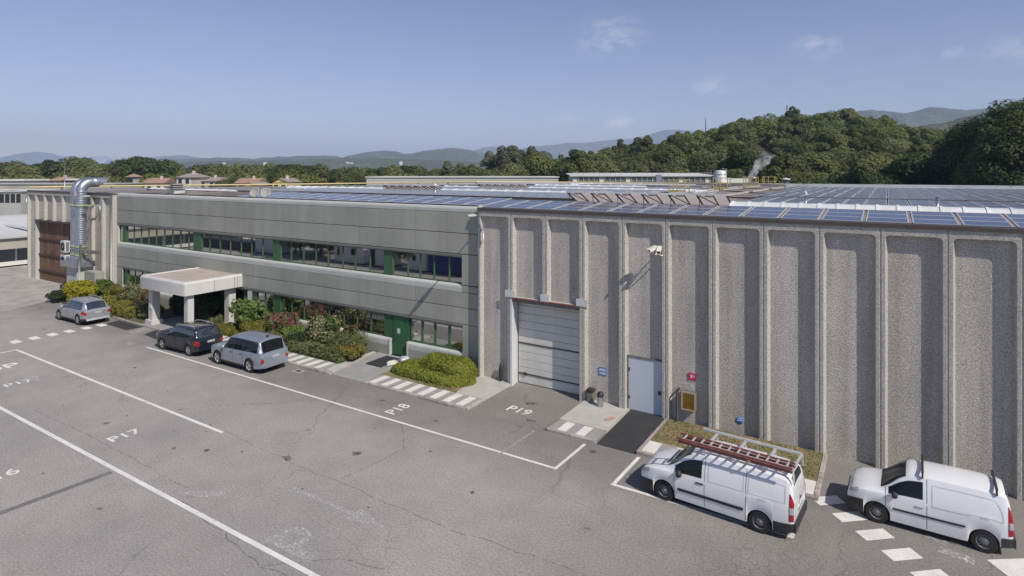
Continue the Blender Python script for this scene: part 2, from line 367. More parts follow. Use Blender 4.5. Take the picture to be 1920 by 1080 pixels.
# oil spots and dark patches where cars have stood
M['oil'] = paint_mat('oil_stain', .36, .72, (.075,.07,.064), 6)
rso = random.Random(17)
for (x, y, r) in ((-24.5,13.3,.16),(-23.2,13.9,.2),(-24.9,14.9,.1),(-19.9,15.2,.34),(-17.9,16.9,.3),(-21.9,14.6,.12),(-26.1,14.2,.1),(-25.4,15.4,.09),(-28.2,15.6,.14),(-29.6,13.9,.12),(-31.2,16.6,.1),(-20.4,11.6,.12),(-22.2,9.6,.16),(-17.5,14.0,.09),(-14.7,14.4,.1),(-15.5,18.6,.12),(-26.6,9.6,.14),(-33.5,12.9,.14),(-19.0,19.0,.1),(-12.3,17.0,.14),(-8.0,17.2,.16),(-36.5,17.6,.2),(-21.0,21.5,.22),(-14.6,25.0,.4),(-13.6,23.3,.3),(-17.2,21.0,.18)):
    n = 11; ph = rso.uniform(0, 6.28); r *= .68
    setting(MB().poly([(x+r*(1.5+.5*math.sin(3*a+ph)+.3*rso.uniform(-1,1))*.7*math.cos(a), y+r*(1+.4*math.sin(2*a+ph)+.3*rso.uniform(-1,1))*.7*math.sin(a), .0055) for a in [2*math.pi*i/n for i in range(n)]]).build('oil_stain', M['oil']))
M['seam'] = paint_mat('crack_seam', .42, .62, (.19,.176,.165), 3)
rsc = random.Random(5)
def seam(pts, wdt):
    b = MB(); P = []
    for (a, c) in zip(pts[:-1], pts[1:]):
        n = max(2, int(math.dist(a, c)/.45))
        P += [(a[0]+(c[0]-a[0])*k/n+rsc.uniform(-.07,.07), a[1]+(c[1]-a[1])*k/n+rsc.uniform(-.07,.07)) for k in range(n)]
    P.append(pts[-1])
    for a, c in zip(P[:-1], P[1:]):
        d = Vector((c[0]-a[0], c[1]-a[1])).normalized(); q = Vector((-d.y, d.x))*wdt/2
        b.quad((a[0]-q.x,a[1]-q.y,.005),(c[0]-q.x,c[1]-q.y,.005),(c[0]+q.x,c[1]+q.y,.005),(a[0]+q.x,a[1]+q.y,.005))
    setting(b.build('asphalt_crack', M['seam']))
seam([(-24.3,15.3),(-18,15.0),(-12,14.9),(-5,15.3)], .028)
seam([(-20.4,11.3),(-17.5,11.0),(-15,10.6),(-12.2,11.1)], .032)
seam([(-15,10.6),(-13.6,12.0),(-12.0,12.4)], .03)
seam([(-25.0,7.0),(-23.5,6.2),(-21.8,6.6),(-19.5,5.4)], .045)
seam([(-34,11.9),(-28,12.0),(-21,11.9)], .025)
seam([(-18.3,20.0),(-16.5,18.2),(-16.9,15.2)], .03)
# pavements with stone kerbs, stripes, slabs
def kerb_run(parent, a, c, wdt=.16, z=.13, step=.95, rs=random.Random(3)):
    a = Vector((*a, 0)); c = Vector((*c, 0)); L = (c-a).length; n = max(1, round(L/step)); d = (c-a)/n
    for i in range(n):
        p0 = a+d*i+d*.008; p1 = a+d*(i+1)-d*.008; z1 = z+rs.uniform(-.008, .008)
        q = Vector((-d.y, d.x, 0)).normalized()*wdt
        bb = MB(); e = q*.12
        bb.add([p0+Vector((0,0,-.1)), p1+Vector((0,0,-.1)), p1+q+Vector((0,0,-.1)), p0+q+Vector((0,0,-.1)),
                p0+Vector((0,0,z1-.03)), p1+Vector((0,0,z1-.03)), p1+q+Vector((0,0,z1)), p0+q+Vector((0,0,z1)), p0+e+Vector((0,0,z1)), p1+e+Vector((0,0,z1))],
               [(0,1,5,4),(4,5,9,8),(8,9,6,7),(1,2,6,9,5),(2,3,7,6),(3,0,4,8,7)])
        bb.build('kerb_stone', M['kerb'], parent)
def pavement(pts, z=.115, m='walk'):
    o = MB().slab(pts, -.05, z).build('pavement', M[m]); return setting(o)
pa = pavement([(-40.8,22.78),(-27.0,22.78),(-26.1,22.78),(-26.55,24.0),(-40.8,24.0)])
kerb_run(pa, (-40.9,22.62), (-26.05,22.62))
pb = pavement([(-23.45,22.78),(-16.86,22.78),(-16.86,23.98),(-23.45,23.98)])
kerb_run(pb, (-23.45,22.62), (-16.85,22.62))
kerb_run(pb, (-16.70,22.70), (-16.70,23.95), .15, .12)
pc = pavement([(-12.44,22.86),(-10.28,22.86),(-10.28,23.9),(-12.44,23.9)])
kerb_run(pc, (-12.5,22.72), (-10.2,22.72), .14)
pd = pavement([(-8.38,22.9),(-2.14,22.9),(-2.14,24.0),(-8.38,24.0)])
kerb_run(pd, (-8.45,22.76), (-2.0,22.76), .14)
kerb_run(pd, (-2.0,22.92), (-2.0,26.5), .14, .14)
kerb_run(pd, (-8.38,22.95), (-8.38,26.45), .08, .125)
def stripes(xs, y0, y1, wd, z=.119, skew=0, par=None):
    for x in xs: MB().quad((x,y0,z),(x+wd,y0,z),(x+wd+skew,y1,z),(x+skew,y1,z)).build('stripe', M['stripe_white'], par)
stripes([-40.4+.8*i for i in range(17)], 22.8, 23.95, .42, par=pa)
stripes([-23.2+.815*i for i in range(8)], 22.8, 23.95, .43, skew=.03, par=pb)
stripes([-12.05,-11.2], 22.88, 23.82, .42, par=pc)
stripes([-8.3,-7.15,-6.0,-4.9,-3.75,-2.68], 22.92, 23.95, .52, par=pd)
setting(MB().slab([(-18.35,23.985),(-16.72,23.985),(-16.72,26.7),(-18.75,26.9),(-18.75,25.2)], -.05, .122).build('concrete_slab', M['slab']))
setting(MB().slab([(-12.48,23.905),(-10.22,23.905),(-10.22,26.75),(-12.48,26.75)], -.05, .12).build('concrete_slab', M['slab']))
setting(MB().add([(-10.16,22.72,.006),(-8.44,22.72,.006),(-8.44,27.1,.115),(-10.16,27.1,.115),(-10.16,22.72,-.05),(-8.44,22.72,-.05),(-8.44,27.1,-.05),(-10.16,27.1,-.05)],
        [(0,1,2,3),(4,5,1,0),(5,6,2,1),(7,4,0,3)]).build('asphalt_ramp', M['new_asphalt']))
setting(MB().add([(-26.05,22.8,.01),(-23.46,22.8,.01),(-23.7,26.85,.12),(-26.6,26.85,.12),(-26.05,22.8,-.05),(-23.46,22.8,-.05),(-23.7,26.85,-.05),(-26.6,26.85,-.05)],
        [(0,1,2,3),(4,5,1,0),(5,6,2,1),(6,7,3,2),(7,4,0,3)]).build('concrete_path', M['walk']))
po = setting(MB().slab([(-26.9,24.0),(-26.6,22.9),(-26.14,22.9),(-26.68,26.8),(-26.9,26.8)], -.05, .13).build('path_edging', M['slab']))
setting(MB().slab([(-23.6,23.985),(-18.36,23.985),(-18.76,25.2),(-18.76,26.9),(-23.6,26.9)], -.05, .1).build('garden_bed', M['dry_grass']))
setting(MB().slab([(-40.6,24.0),(-26.92,24.0),(-26.92,26.9),(-40.6,26.9)], -.05, .12).build('garden_bed', M['soil']))
setting(MB().slab([(-59.6,22.9),(-50.2,22.75),(-46.2,22.75),(-46.2,26.9),(-66.5,26.9),(-66.5,26.2)], -.05, .12).build('garden_bed', M['soil']))
kb = setting(MB().slab([(-46.1,22.62),(-40.9,22.62),(-40.9,26.9),(-46.1,26.9)], -.05, .11).build('entrance_pavement', M['walk']))
kerb_run(kb, (-50.2,22.55), (-40.95,22.46), .15, .14)
setting(MB().slab([(-8.28,24.0),(-2.16,24.0),(-2.16,26.55),(-8.28,26.55)], -.05, .12).build('grass_verge', M['dry_grass']))
setting(MB().slab([(-7.1,24.3),(-6.3,24.25),(-5.6,24.55),(-6.6,24.75)], .1, .128).build('inspection_slab', M['walk']))
rs = np.random.default_rng(5); k = 5200
P = np.stack([rs.uniform(-8.25,-2.2,k), rs.uniform(24.05,26.5,k), np.full(k,.125)], 1); Nn = rs.normal(size=(k,3)); Nn[:,2] *= .35
M['grass_blade'] = mat('grass_blade', (.3,.24,.12), .9, col2=((.2,.2,.075), 1.1, .42, .6), fine=(9, .7, 1.3))
setting(link('grass', quads_mesh('grass', leaf_quads(rs, P, Nn, .04, 2.0), [M['grass_blade']])), 'stuff')
k = 1500; P = np.stack([rs.uniform(-21,-18.4,k), rs.uniform(24.0,25.0,k), np.full(k,.12)], 1); Nn = rs.normal(size=(k,3)); Nn[:,2] *= .35
setting(link('grass', quads_mesh('grass', leaf_quads(rs, P, Nn, .04, 2.0), [M['grass_blade']])), 'stuff')
o = MB(); o.slab([(-26.5+.9,24.9),(-24.4,24.9),(-24.5,26.6),(-25.6,26.6)], .06, .125); M['mat_black'] = mat('door_mat', (.03,.028,.035), .95, fine=(60,.7,1.3))
tag(o.build('door_mat', M['mat_black']), 'dark grey door mat lying before the green side door', 'mat')
M['iron'] = mat('cast_iron', (.12,.105,.09), .6, metal=.3, fine=(30,.7,1.3))
b = MB(); x0,y0 = -28.35,21.95
b.box(x0,y0,.002,x0+.62,y0+.4,.012)
dc = tag(b.build('drain_cover', M['slab']), 'small drain cover with pale frame set in the asphalt by the striped kerb', 'drain cover')
MB().box(x0+.09,y0+.07,.0,x0+.53,y0+.33,.016).build('grate', M['iron'], dc)
# ---------------------------------------------------------------- factory
YW, YB, YF = 26.52, 26.755, 26.86      # rib fronts, panel backs, office facade
PW = 2.063
M['aggregate'] = mat('exposed_aggregate', (.50,.462,.405), .9, fine=(21, .55, 1.42), var=(.6, .93, 1.07), bump=(24, 1, .03), streak=(1.9, .17), objvar=.08, stain=((.2,.185,.165), .9, .62, .8, .4))
M['aggregate_rib'] = mat('aggregate_rib', (.455,.43,.385), .9, fine=(20, .62, 1.36), bump=(30, .7, .02), streak=(2.5, .08))
M['facade'] = mat('grey_green_panel', (.325,.328,.285), .75, fine=(40, .96, 1.04), var=(.35, .92, 1.08), streak=(1.3, .09), objvar=.05, stain=((.2,.205,.18), 1.1, .6, .8, .35))
M['facade_edge'] = mat('panel_edge', (.47,.475,.44), .75, fine=(30, .95, 1.05), var=(.5, .94, 1.06), objvar=.03)
M['joint'] = mat('joint_dark', (.05,.05,.048), .9)
M['caulk'] = mat('joint_caulk', (.48,.46,.43), .8, fine=(9,.8,1.15))
M['coping'] = mat('brown_coping', (.085,.068,.062), .6, fine=(6,.85,1.15))
M['green_frame'] = mat('green_frame', (.06,.12,.055), .45, objvar=.12)
M['green_panel'] = mat('green_panel', (.045,.115,.05), .5, objvar=.1)
M['green_door'] = mat('green_door', (.03,.12,.045), .45)
M['glass'] = mat('window_glass', (.012,.014,.014), .03, spec=1.0, ior=3.2)
M['dark_glass'] = mat('dark_glass', (.01,.012,.012), .05, ior=1.5)
M['white_steel'] = mat('white_steel', (.6,.61,.6), .5, fine=(5,.94,1.05), streak=(3,.06))
M['door_steel'] = mat('door_steel', (.63,.625,.575), .5, streak=(1.8,.06), var=(.6,.92,1.06), stain=((.25,.235,.21),2.2,.6,.74,.45))
M['blue_steel'] = mat('pale_blue_steel', (.52,.58,.645), .5, streak=(2,.05))
M['brown_wood'] = mat('brown_cladding', (.16,.09,.055), .8, streak=(5,.35), var=(.8,.75,1.25), objvar=.18)
M['dark_rail'] = mat('dark_rail', (.055,.035,.03), .7)
M['roof'] = mat('roof_membrane', (.26,.25,.24), .9, col2=((.19,.18,.17), .25, .4, .6), fine=(8,.85,1.15))
M['roof_brown'] = mat('brown_roof_sheet', (.25,.215,.19), .85, col2=((.13,.105,.09), .5, .4, .62), fine=(6,.85,1.15))
M['roof_trim'] = mat('roof_trim', (.46,.44,.4), .7, fine=(4,.8,1.15))
M['dome'] = mat('skylight_plastic', (.72,.73,.71), .35, var=(.8,.82,1.08), stain=((.33,.33,.3),1.1,.56,.72,.6))
M['solar'] = mat('solar_glass', (.055,.072,.13), .2, spec=.9, fine=(3,.85,1.15), objvar=.2)
M['alu'] = mat('aluminium', (.55,.55,.56), .5, metal=.3, fine=(6,.9,1.08))
M['zinc'] = mat('galvanised', (.46,.49,.52), .36, metal=.8, fine=(9,.8,1.15), var=(1.5,.85,1.1))

F = thing('factory', 'long factory with ribbed concrete walls, grey-green office front and solar panels on its roof', 'factory', (-20, 26.5, 0))

def recess_panel(z0, z1=9.13, top=8.82, open_bottom=True):
    """precast panel, local x from -PW/2, y=0 at the rib front"""
    hw = PW/2-.012; ow, iw = .885, .80; dz = .235
    def outline(wd, t, r):
        pts = [(-wd, z0)]
        for i in range(5): a = math.pi-i*math.pi/8; pts.append((-wd+r+r*math.cos(a), t-r+r*math.sin(a)))
        for i in range(5): a = math.pi/2-i*math.pi/8; pts.append((wd-r+r*math.cos(a), t-r+r*math.sin(a)))
        return pts+[(wd, z0)]
    O = outline(ow, top, .16); I = outline(iw, top-.03, .12); n = len(O)
    b = MB()
    b.add([(x,0,z) for x,z in O]+[(x,dz,z) for x,z in I], [(i, i+1, n+i+1, n+i) for i in range(n-1)], 1)
    b.poly([(x,dz,z) for x,z in I], 0)
    e = .02    # arris at the joint
    for s in (-1, 1):
        L = [(s*ow, z0)]+[O[i] for i in (range(1, 6) if s < 0 else range(n-2, n-7, -1))]
        pts = [(x,0,z) for x,z in L]+[(0,0,top),(0,0,z1),(s*(hw-e),0,z1),(s*(hw-e),0,z0)]
        b.poly(pts if s > 0 else pts[::-1], 1)
        b.poly([(s*(hw-e),0,z0),(s*hw,.03,z0),(s*hw,.03,z1),(s*(hw-e),0,z1)], 1)
        b.poly([(s*hw,.03,z0),(s*hw,.42,z0),(s*hw,.42,z1),(s*hw,.03,z1)], 1)
    b.poly([(-hw,0,z1),(hw,0,z1),(hw,.42,z1),(-hw,.42,z1)], 1)
    b.poly([(x,0,z) for x,z in (O[0],)]+[(-iw,dz,z0),(iw,dz,z0),(ow,0,z0)], 1)
    b.poly([(-hw,0,z0),(-ow,0,z0),(-iw,dz,z0),(-iw,.42,z0),(-hw,.42,z0)], 1); b.poly([(hw,0,z0),(ow,0,z0),(iw,dz,z0),(iw,.42,z0),(hw,.42,z0)], 1)
    return b.mesh('wall_panel', [M['aggregate'], M['aggregate_rib']])
full = recess_panel(-.1); upper_r = recess_panel(4.66); upper_l = recess_panel(6.25)
XR = -18.80
for i in range(17):
    x = XR+PW*(i+.5)
    me = upper_r if i in (1, 2) else full
    link('wall_panel', me, F, (x, YW, 0))
XL = -77.2
PL = (58.88-77.2)/-9
for i in range(9):
    x = XL+PL*(i+.5)
    o = link('wall_panel', upper_l if i in (1,2,3,4) else full, F, (x, YW, 0)); o.scale.x = PL/PW
b = MB()
for i in range(1, 17):
    x = XR+PW*i; b.box(x-.012, YW+.028, 4.7 if i == 2 else 0, x+.012, YW+.05, 9.1)
for i in range(1, 9):
    x = XL+PL*i; b.box(x-.012, YW+.028, 6.3 if i in (2,3,4) else 0, x+.012, YW+.05, 9.1)
b.build('joint_sealant', M['caulk'], F)
XE = XR+PW*17
# core walls behind the panels, so that nothing is hollow
b = MB()
b.box(-18.8, YW+.425, 4.7, XE, YW+.8, 9.1); b.box(-18.8, YW+.425, 0, -16.72, YW+.8, 4.7); b.box(-12.5, YW+.425, 0, XE, YW+.8, 4.7)
b.box(XL, YW+.425, 6.3, -58.9, YW+.8, 9.1); b.box(XL, YW+.425, 0, XL+PL, YW+.8, 6.3); b.box(XL+5*PL, YW+.425, 0, -58.9, YW+.8, 6.3)
b.build('inner_wall', M['walk'], F)
# gutter and coping over the ribbed walls
for (x0, x1) in ((-18.82, XE), (XL-.05, -58.88)):
    MB().extrude_x([(YW-.05,9.10),(YW-.05,9.25),(YW+.12,9.27),(YW+.12,9.20),(YW+.5,9.20),(YW+.5,9.10)], x0, x1, closed=True).build('coping', M['coping'], F)
    MB().box(x0, YW-.02, 9.1, x1, YW+.02, 9.102).build('drip_edge', M['coping'], F) if False else None

# garage door
DX0, DX1 = XR+PW+.02, XR+3*PW-.02
g = MB(); yd = YW+.66
gd = MB().box(DX0-.0, yd+.03, .0, DX1, yd+.1, 4.62).build('garage_door', M['facade'], F)
nz_ = 11; h = 4.5/nz_
for i in range(nz_):
    z0 = .05+h*i
    q = MB(); q.extrude_x([(yd+.03,z0+.004),(yd,z0+.022),(yd,z0+h-.012),(yd+.03,z0+h-.002)], DX0+.1, DX1-.1); q.build('door_section', M['door_steel'], gd)
for z in (2.16, .55): MB().box(DX0+.1, yd-.035, z-.025, DX1-.1, yd-.005, z+.025).build('locking_bar', M['dark_rail'], gd)
MB().box(DX0+.42, yd-.07, .5, DX0+.62, yd-.03, .62).build('handle', M['dark_rail'], gd)
b = MB(); b.box(DX0-.02, YW-.04, 0, DX0+.1, YW+.2, 4.62); b.box(DX0-.02, YW+.2, 0, DX0+.04, yd, 4.62)
b.build('door_jamb', M['white_steel'], F)
b = MB(); b.box(DX1-.1, YW-.02, 0, DX1+.02, YW+.25, 4.62); b.box(DX1-.04, YW+.25, 0, DX1+.02, yd, 4.62); b.build('door_jamb', M['aggregate_rib'], F)
M['old_steel'] = mat('old_steel', (.17,.155,.145), .7, fine=(8,.75,1.25), streak=(4,.3))
b = MB(); b.box(DX0+.0, YW+.0, 4.42, DX1, YW+.16, 4.60); b.box(DX0, YW+.16, 4.5, DX1, yd+.02, 4.655); b.build('lintel', M['old_steel'], F)
b = MB(); b.box(DX0, YW-.06, 4.60, DX1, YW+.16, 4.64); b.build('red_drip_strip', mat('rust_red', (.22,.07,.06), .7), F)
for x in (XR+PW, XR+2*PW, XR+3*PW):
    b = MB(); wd = .3 if x != XR+2*PW else .24
    b.box(x-wd, YW-.035, 4.66, x+wd, YW-.004, 5.0); b.box(x-wd, YW-.035, 4.645, x+wd, YW+.1, 4.66)
    b.build('support_bracket', M['white_steel'], F)
# steel service door
sx0, sx1 = -10.28, -8.66
sd = MB().box(sx0, YB-.07, .11, sx1, YB-.02, 2.55).build('service_door', M['blue_steel'], F)
MB().box(sx0-.07, YB-.10, .1, sx0, YB-.01, 2.6).box(sx1, YB-.10, .1, sx1+.07, YB-.01, 2.6).box(sx0-.07, YB-.10, 2.55, sx1+.07, YB-.01, 2.62).build('door_frame', M['old_steel'], sd)
MB().box(sx1-.2, YB-.13, 1.05, sx1-.08, YB-.07, 1.2).box(sx0+.0, YB-.1, 1.9, sx0+.06, YB-.07, 2.05).box(sx0, YB-.1, .6, sx0+.06, YB-.07, .75).build('handle', M['dark_rail'], sd)

# left wing: big brown door
bx0, bx1 = XL+PL+.05, XL+5*PL-.05
bd = MB().box(bx0, YW+.42, 0, bx1, YW+.5, 6.2).build('brown_door', M['dark_rail'], F)
n = 34
for i in range(n):
    x = bx0+(bx1-bx0)*i/n; wv = (bx1-bx0)/n
    MB().extrude_x([(YW+.42,.05),(YW+.33+.02*(i%2),.05),(YW+.33+.02*(i%2),6.1),(YW+.42,6.1)], x+.01, x+wv-.01).build('plank', M['brown_wood'], bd)
for z in (.98, 2.62, 4.25): MB().box(bx0-.02, YW+.24, z-.07, bx1, YW+.32, z+.07).build('cross_rail', M['dark_rail'], bd)
MB().box(bx0-.1, YW-.12, 6.12, bx1+.1, YW+.4, 6.25).build('door_canopy', M['coping'], F)
for x in (bx0-.12, bx1): MB().box(x, YW+.02, 0, x+.12, YW+.45, 6.12).build('door_jamb', M['facade_edge'], F)

# ---------------------------------------------------------------- office front
X0, X1 = -58.86, -18.84
NB = 17; BW = (X1-X0)/NB; G_ = .019
def band(prof, name, m, x0, x1, xs=None):
    """facade panels cut from a profile of (y, z), one per bay, with open joints"""
    cache = {}
    e = [x0]+[X1-BW*k for k in range(NB, -1, -1) if x0+.3 < X1-BW*k < x1-.3]+[x1]
    for a, c in zip(e[:-1], e[1:]):
        wd = round(c-a, 3)
        if wd not in cache: cache[wd] = MB().extrude_x(prof, G_/2, wd-G_/2).mesh(name, [m])
        link(name, cache[wd], F, (a, YF, 0))
def flatp(z0, z1): return [(.10,z0+G_),(0.012,z0+G_),(0,z0+G_+.012),(0,z1-G_-.012),(.012,z1-G_),(.10,z1-G_)]
# the wall behind, seen dark in the joints and window heads
b = MB(); b.box(X0, YF+.1, 6.45, X1, YF+.5, 9.2); b.box(X0, YF+.1, 2.55, X1, YF+.5, 4.82)
b.box(X0, YF+.1, 0, -46.3, YF+.5, .98); b.box(-40.3, YF+.1, 0, -25.62, YF+.5, .98); b.box(-24.18, YF+.1, 0, X1, YF+.5, .98)
b.build('inner_wall', M['joint'], F)
band([(.10,8.945),(0,8.95),(0,9.12),(.03,9.2),(.10,9.25),(.2,9.262),(.55,9.262),(.55,9.1)], 'coping_panel', M['facade_edge'], X0, X1)
band(flatp(7.76, 8.94), 'facade_panel', M['facade'], X0, X1)
band(flatp(6.60, 7.76), 'facade_panel', M['facade'], X0, X1)
band([(.10,6.58),(0,6.58),(.01,6.52),(.05,6.45),(.11,6.40),(.3,6.385),(.3,6.43)], 'facade_panel', M['facade'], X0, X1)
sill = lambda z: [(.3,z-.06),(.3,z+.035),(.14,z+.03),(.06,z+.0),(.015,z-.06),(0,z-.14),(0,z-.385),(.10,z-.385)]
band(sill(4.86), 'facade_panel', M['facade_edge'], X0, -20.15)
band(flatp(4.46,4.86), 'facade_panel', M['facade'], -20.15, X1)
band(flatp(3.60, 4.47), 'facade_panel', M['facade'], X0, X1)
band(flatp(2.69, 3.60), 'facade_panel', M['facade'], X0, X1)
band([(.10,2.68),(0,2.68),(.01,2.62),(.05,2.55),(.11,2.5),(.3,2.485),(.3,2.53)], 'facade_panel', M['facade'], X0, X1)
for (a, c) in ((-57.9,-46.3),(-40.3,-25.62),(-24.18,-20.1)):
    band(sill(1.06), 'facade_panel', M['facade_edge'], a, c); band(flatp(.1, .675), 'facade_panel', M['facade'], a, c)
band(flatp(4.87, 6.58), 'facade_panel', M['facade'], -20.15, X1)
band(flatp(.1, 2.67), 'facade_panel', M['facade'], -20.1, X1)
band(flatp(.1, 2.67), 'facade_panel', M['facade'], X0, -57.9)
MB().box(X0, YF-.0, 4.87, X0+.12, YF+.3, 6.4).build('facade_panel', M['facade_edge'], F)
for x in (-25.66, -24.22):
    MB().box(x, YF-.03, .1, x+.09, YF+.3, 1.09).build('door_pier', M['facade_edge'], F)
# downpipe at the left end of the office front
MB().tube([(-59.02,YW-.06,.2),(-59.02,YW-.06,9.1)], .07, 8).build('downpipe', M['facade_edge'], F)
MB().box(-18.83, YW-.015, 9.08, -18.70, YW+.3, 9.4).box(-18.86,YF-.02,0,-18.805,YF+.2,9.2).build('corner_trim', M['facade_edge'], F)

def window(x0, x1, z0, z1, y=YF+.2, frame=.034, split=None, m=None):
    f = MB(); w_ = frame
    f.box(x0, y, z0, x0+w_, y+.08, z1); f.box(x1-w_, y, z0, x1, y+.08, z1)
    f.box(x0+w_, y, z0, x1-w_, y+.08, z0+w_+.03); f.box(x0+w_, y, z1-w_, x1-w_, y+.08, z1)
    o = f.build('window', m or M['green_frame'], F)
    MB().quad((x0+w_, y+.045, z0+w_), (x1-w_, y+.045, z0+w_), (x1-w_, y+.045, z1-w_), (x0+w_, y+.045, z1-w_)).build('pane', M['glass'], o)
    return o
def wpanel(x0, x1, z0, z1, y=YF+.16):
    MB().box(x0, y, z0, x1, y+.1, z1).box(x0+.04, y-.02, z0+.1, x0+.09, y, z1-.1).box(x1-.09, y-.02, z0+.1, x1-.04, y, z1-.1).build('window_panel', M['green_panel'], F)
ups = [-58.74,-58.2,None,-57.5,-56.3,-55.08,-53.85,-52.6,-51.32,-50.1,-48.9,-47.7,-46.95,None,-45.85,-44.78,-43.42,-42.1,-40.76,-39.48,-38.2,-36.95,None,-36.15,-35.05,-33.76,-32.5,-31.3,-29.92,-28.78,-27.46,-26.24,None,-25.52,-24.33,-23.37,-22.32,-21.2,-20.18]
for a, c, d in zip(ups[:-1], ups[1:], ups[2:]+[0]):
    if a is None: continue
    if c is None: wpanel(a, d, 4.9, 6.38)
    else: window(a, c, 4.9, 6.38)
los = [-57.85,None,-57.25,-56.15,-54.9,-53.65,-52.4,-51.1,-49.85,-48.6,-47.4,-46.3]
los2 = [-40.25,-39.35,None,-38.8,-37.9,-36.95,None,-36.1,-35.0,-33.7,-32.45,-31.2,-29.8,-28.62,-27.4,-26.2]
los3 = [-24.1,-23.2,-22.25,-21.2,-20.13]
for L_ in (los, los2, los3):
    for a, c, d in zip(L_[:-1], L_[1:], L_[2:]+[0]):
        if a is None: continue
        if c is None: wpanel(a, d, 1.1, 2.5)
        else:
            o = window(a, c, 1.1, 2.5, frame=.036 if L_ is not los3 else .07)
wpanel(-26.2, -25.57, 1.1, 2.5)
dd = MB().box(-25.52, YF+.16, .11, -24.2, YF+.24, 2.5).box(-25.4, YF+.14, .15, -24.62, YF+.16, 2.42).build('side_door', M['green_door'], F)
MB().box(-25.1, YF+.13, 1.45, -24.88, YF+.138, 1.75).build('notice', M['white_steel'], dd)
MB().box(-25.36, YF+.08, 1.0, -25.3, YF+.14, 1.18).build('handle', M['dark_rail'], dd)
# entrance under the canopy
e = MB().box(-46.3, YF+.3, .1, -40.3, YF+.4, 2.52).build('entrance_wall', M['green_door'], F)
for x in (-45.9, -44.5, -43.0, -41.6):
    wdw = MB().box(x, YF+.22, .12, x+.07, YF+.3, 2.48).box(x+1.18, YF+.22, .12, x+1.25, YF+.3, 2.48).box(x+.07, YF+.22, 2.4, x+1.18, YF+.3, 2.48).build('entrance_door', M['green_frame'], F)
    MB().quad((x+.07,YF+.26,.15),(x+1.18,YF+.26,.15),(x+1.18,YF+.26,2.4),(x+.07,YF+.26,2.4)).build('pane', M['dark_glass'], wdw)

# canopy
M['canopy_top'] = mat('canopy_gravel', (.42,.36,.31), .95, fine=(16,.75,1.25), var=(.9,.88,1.1))
M['canopy_side'] = mat('canopy_panel', (.56,.545,.515), .75, fine=(30,.96,1.04), streak=(1.5,.04))
CA = thing('entrance_canopy', 'flat concrete entrance canopy on square pillars in front of the grey office front', 'canopy', (-43.2, 24.7, 0))
cx0, cx1, cy0, cy1, zt, zb = -46.15, -40.25, 22.55, YF-.015, 3.68, 2.76
r_ = .13
def ring(inset, z): 
    a, c, d, e_ = cx0+inset, cx1-inset, cy0+inset, cy1
    q = .16
    return [(a,e_,z),(a,d+q,z),(a+q*.3,d+q*.3,z),(a+q,d,z),(c-q,d,z),(c-q*.3,d+q*.3,z),(c,d+q,z),(c,e_,z)]
lv = [ring(.0,zb), ring(.0,zt-r_), ring(.035,zt-r_*.4), ring(.1,zt), ring(.30,zt), ring(.34,zt-.05)]
b = MB()
for A_, B_ in zip(lv[:-1], lv[1:]): b.add(A_+B_, [(i, i+1, 9+i, 8+i) for i in range(7)], 0, True)
b.build('fascia', M['canopy_side'], CA, sharp=40)
MB().poly(lv[-1]).build('gravel_top', M['canopy_top'], CA)
MB().poly([(p[0],p[1],zb+.02) for p in ring(.02,zb)][::-1]).build('soffit', M['walk'], CA)
b = MB()
for x in (-43.2, -40.25): 
    pass
b.box(-40.24, 24.68, zb+.02, -40.236, 24.7, zt-.12); b.box(-40.24, 26.2, zb+.02, -40.236, 26.22, zt-.12); b.box(-40.24, 26.45, zb+.02, -40.236, 26.47, zt-.12)
b.build('panel_joint', M['joint'], CA)
for (x, y, wd) in ((-45.45, 23.25, .27), (-40.75, 23.15, .22), (-41.0, 26.35, .27)):
    p = MB().box(x-wd, y-wd, .1, x+wd, y+wd, zb+.03).build('pillar', M['canopy_side'], CA)
    if x < -45: MB().box(x-.45, y-.42, .08, x+.42, y+.42, .42).build('plinth', M['canopy_side'], p)
sg = MB().box(-45.52, 22.93, 1.28, -45.28, 22.97, 1.62)
so = tag(sg.build('entrance_sign', mat('pale_sign', (.62,.66,.66), .5)), 'small pale sign on the left front pillar of the entrance canopy', 'sign')
# entrance steps with white nosings
b = thing('entrance_steps', 'striped concrete steps leading up to the entrance beside the canopy', 'steps', (-39.6, 24.9, .1))
for i in range(5):
    MB().box(-40.85+.02*i, 23.6+.5*i, .1, -38.7, 24.1+.5*i, .13+.03*i).build('step', M['walk'] if i % 2 else M['slab'], b)

# ---------------------------------------------------------------- roof
def zr(y): return 9.25+max(0, min(1, (y-26.7)/3.0))*.27
b = MB()
b.poly([(XL,27.0,9.12),(XE,27.0,9.12),(XE,30,9.36),(-77.2+1.8,30,9.36)])
b.poly([(-75.4,30,9.36),(XE,30,9.36),(XE,72,9.4),(-50.5,72,9.4)])
b.build('roof_deck', M['roof'], F)
b = MB(); b.quad((XL,26.9,0),(-50.5,72,0),(-50.5,72,9.4),(XL,26.9,9.1)); b.quad((XE,26.9,0),(XE,72,0),(XE,72,9.4),(XE,26.9,9.1)); b.quad((-50.5,72,0),(XE,72,0),(XE,72,9.4),(-50.5,72,9.4))
b.build('outer_wall', M['aggregate'], F)
# back parapet and skylight kerbs
b = MB(); b.box(-12.4, 71.6, 9.4, XE, 72.0, 9.9); b.box(-50, 71.7, 9.35, -12.5, 72.0, 9.75); b.build('back_parapet', M['dome'], F)
b = MB()
for y in (30.1, 39.2, 48.2, 57.2, 66.2):
    xa = -46 if y > 31 else -60
    b.box(xa, y-.12, 9.3, XE-3, y-.02, 9.56); b.box(xa, y+1.3, 9.3, XE-3, y+1.4, 9.58)
b.build('skylight_kerb', M['coping'], F)
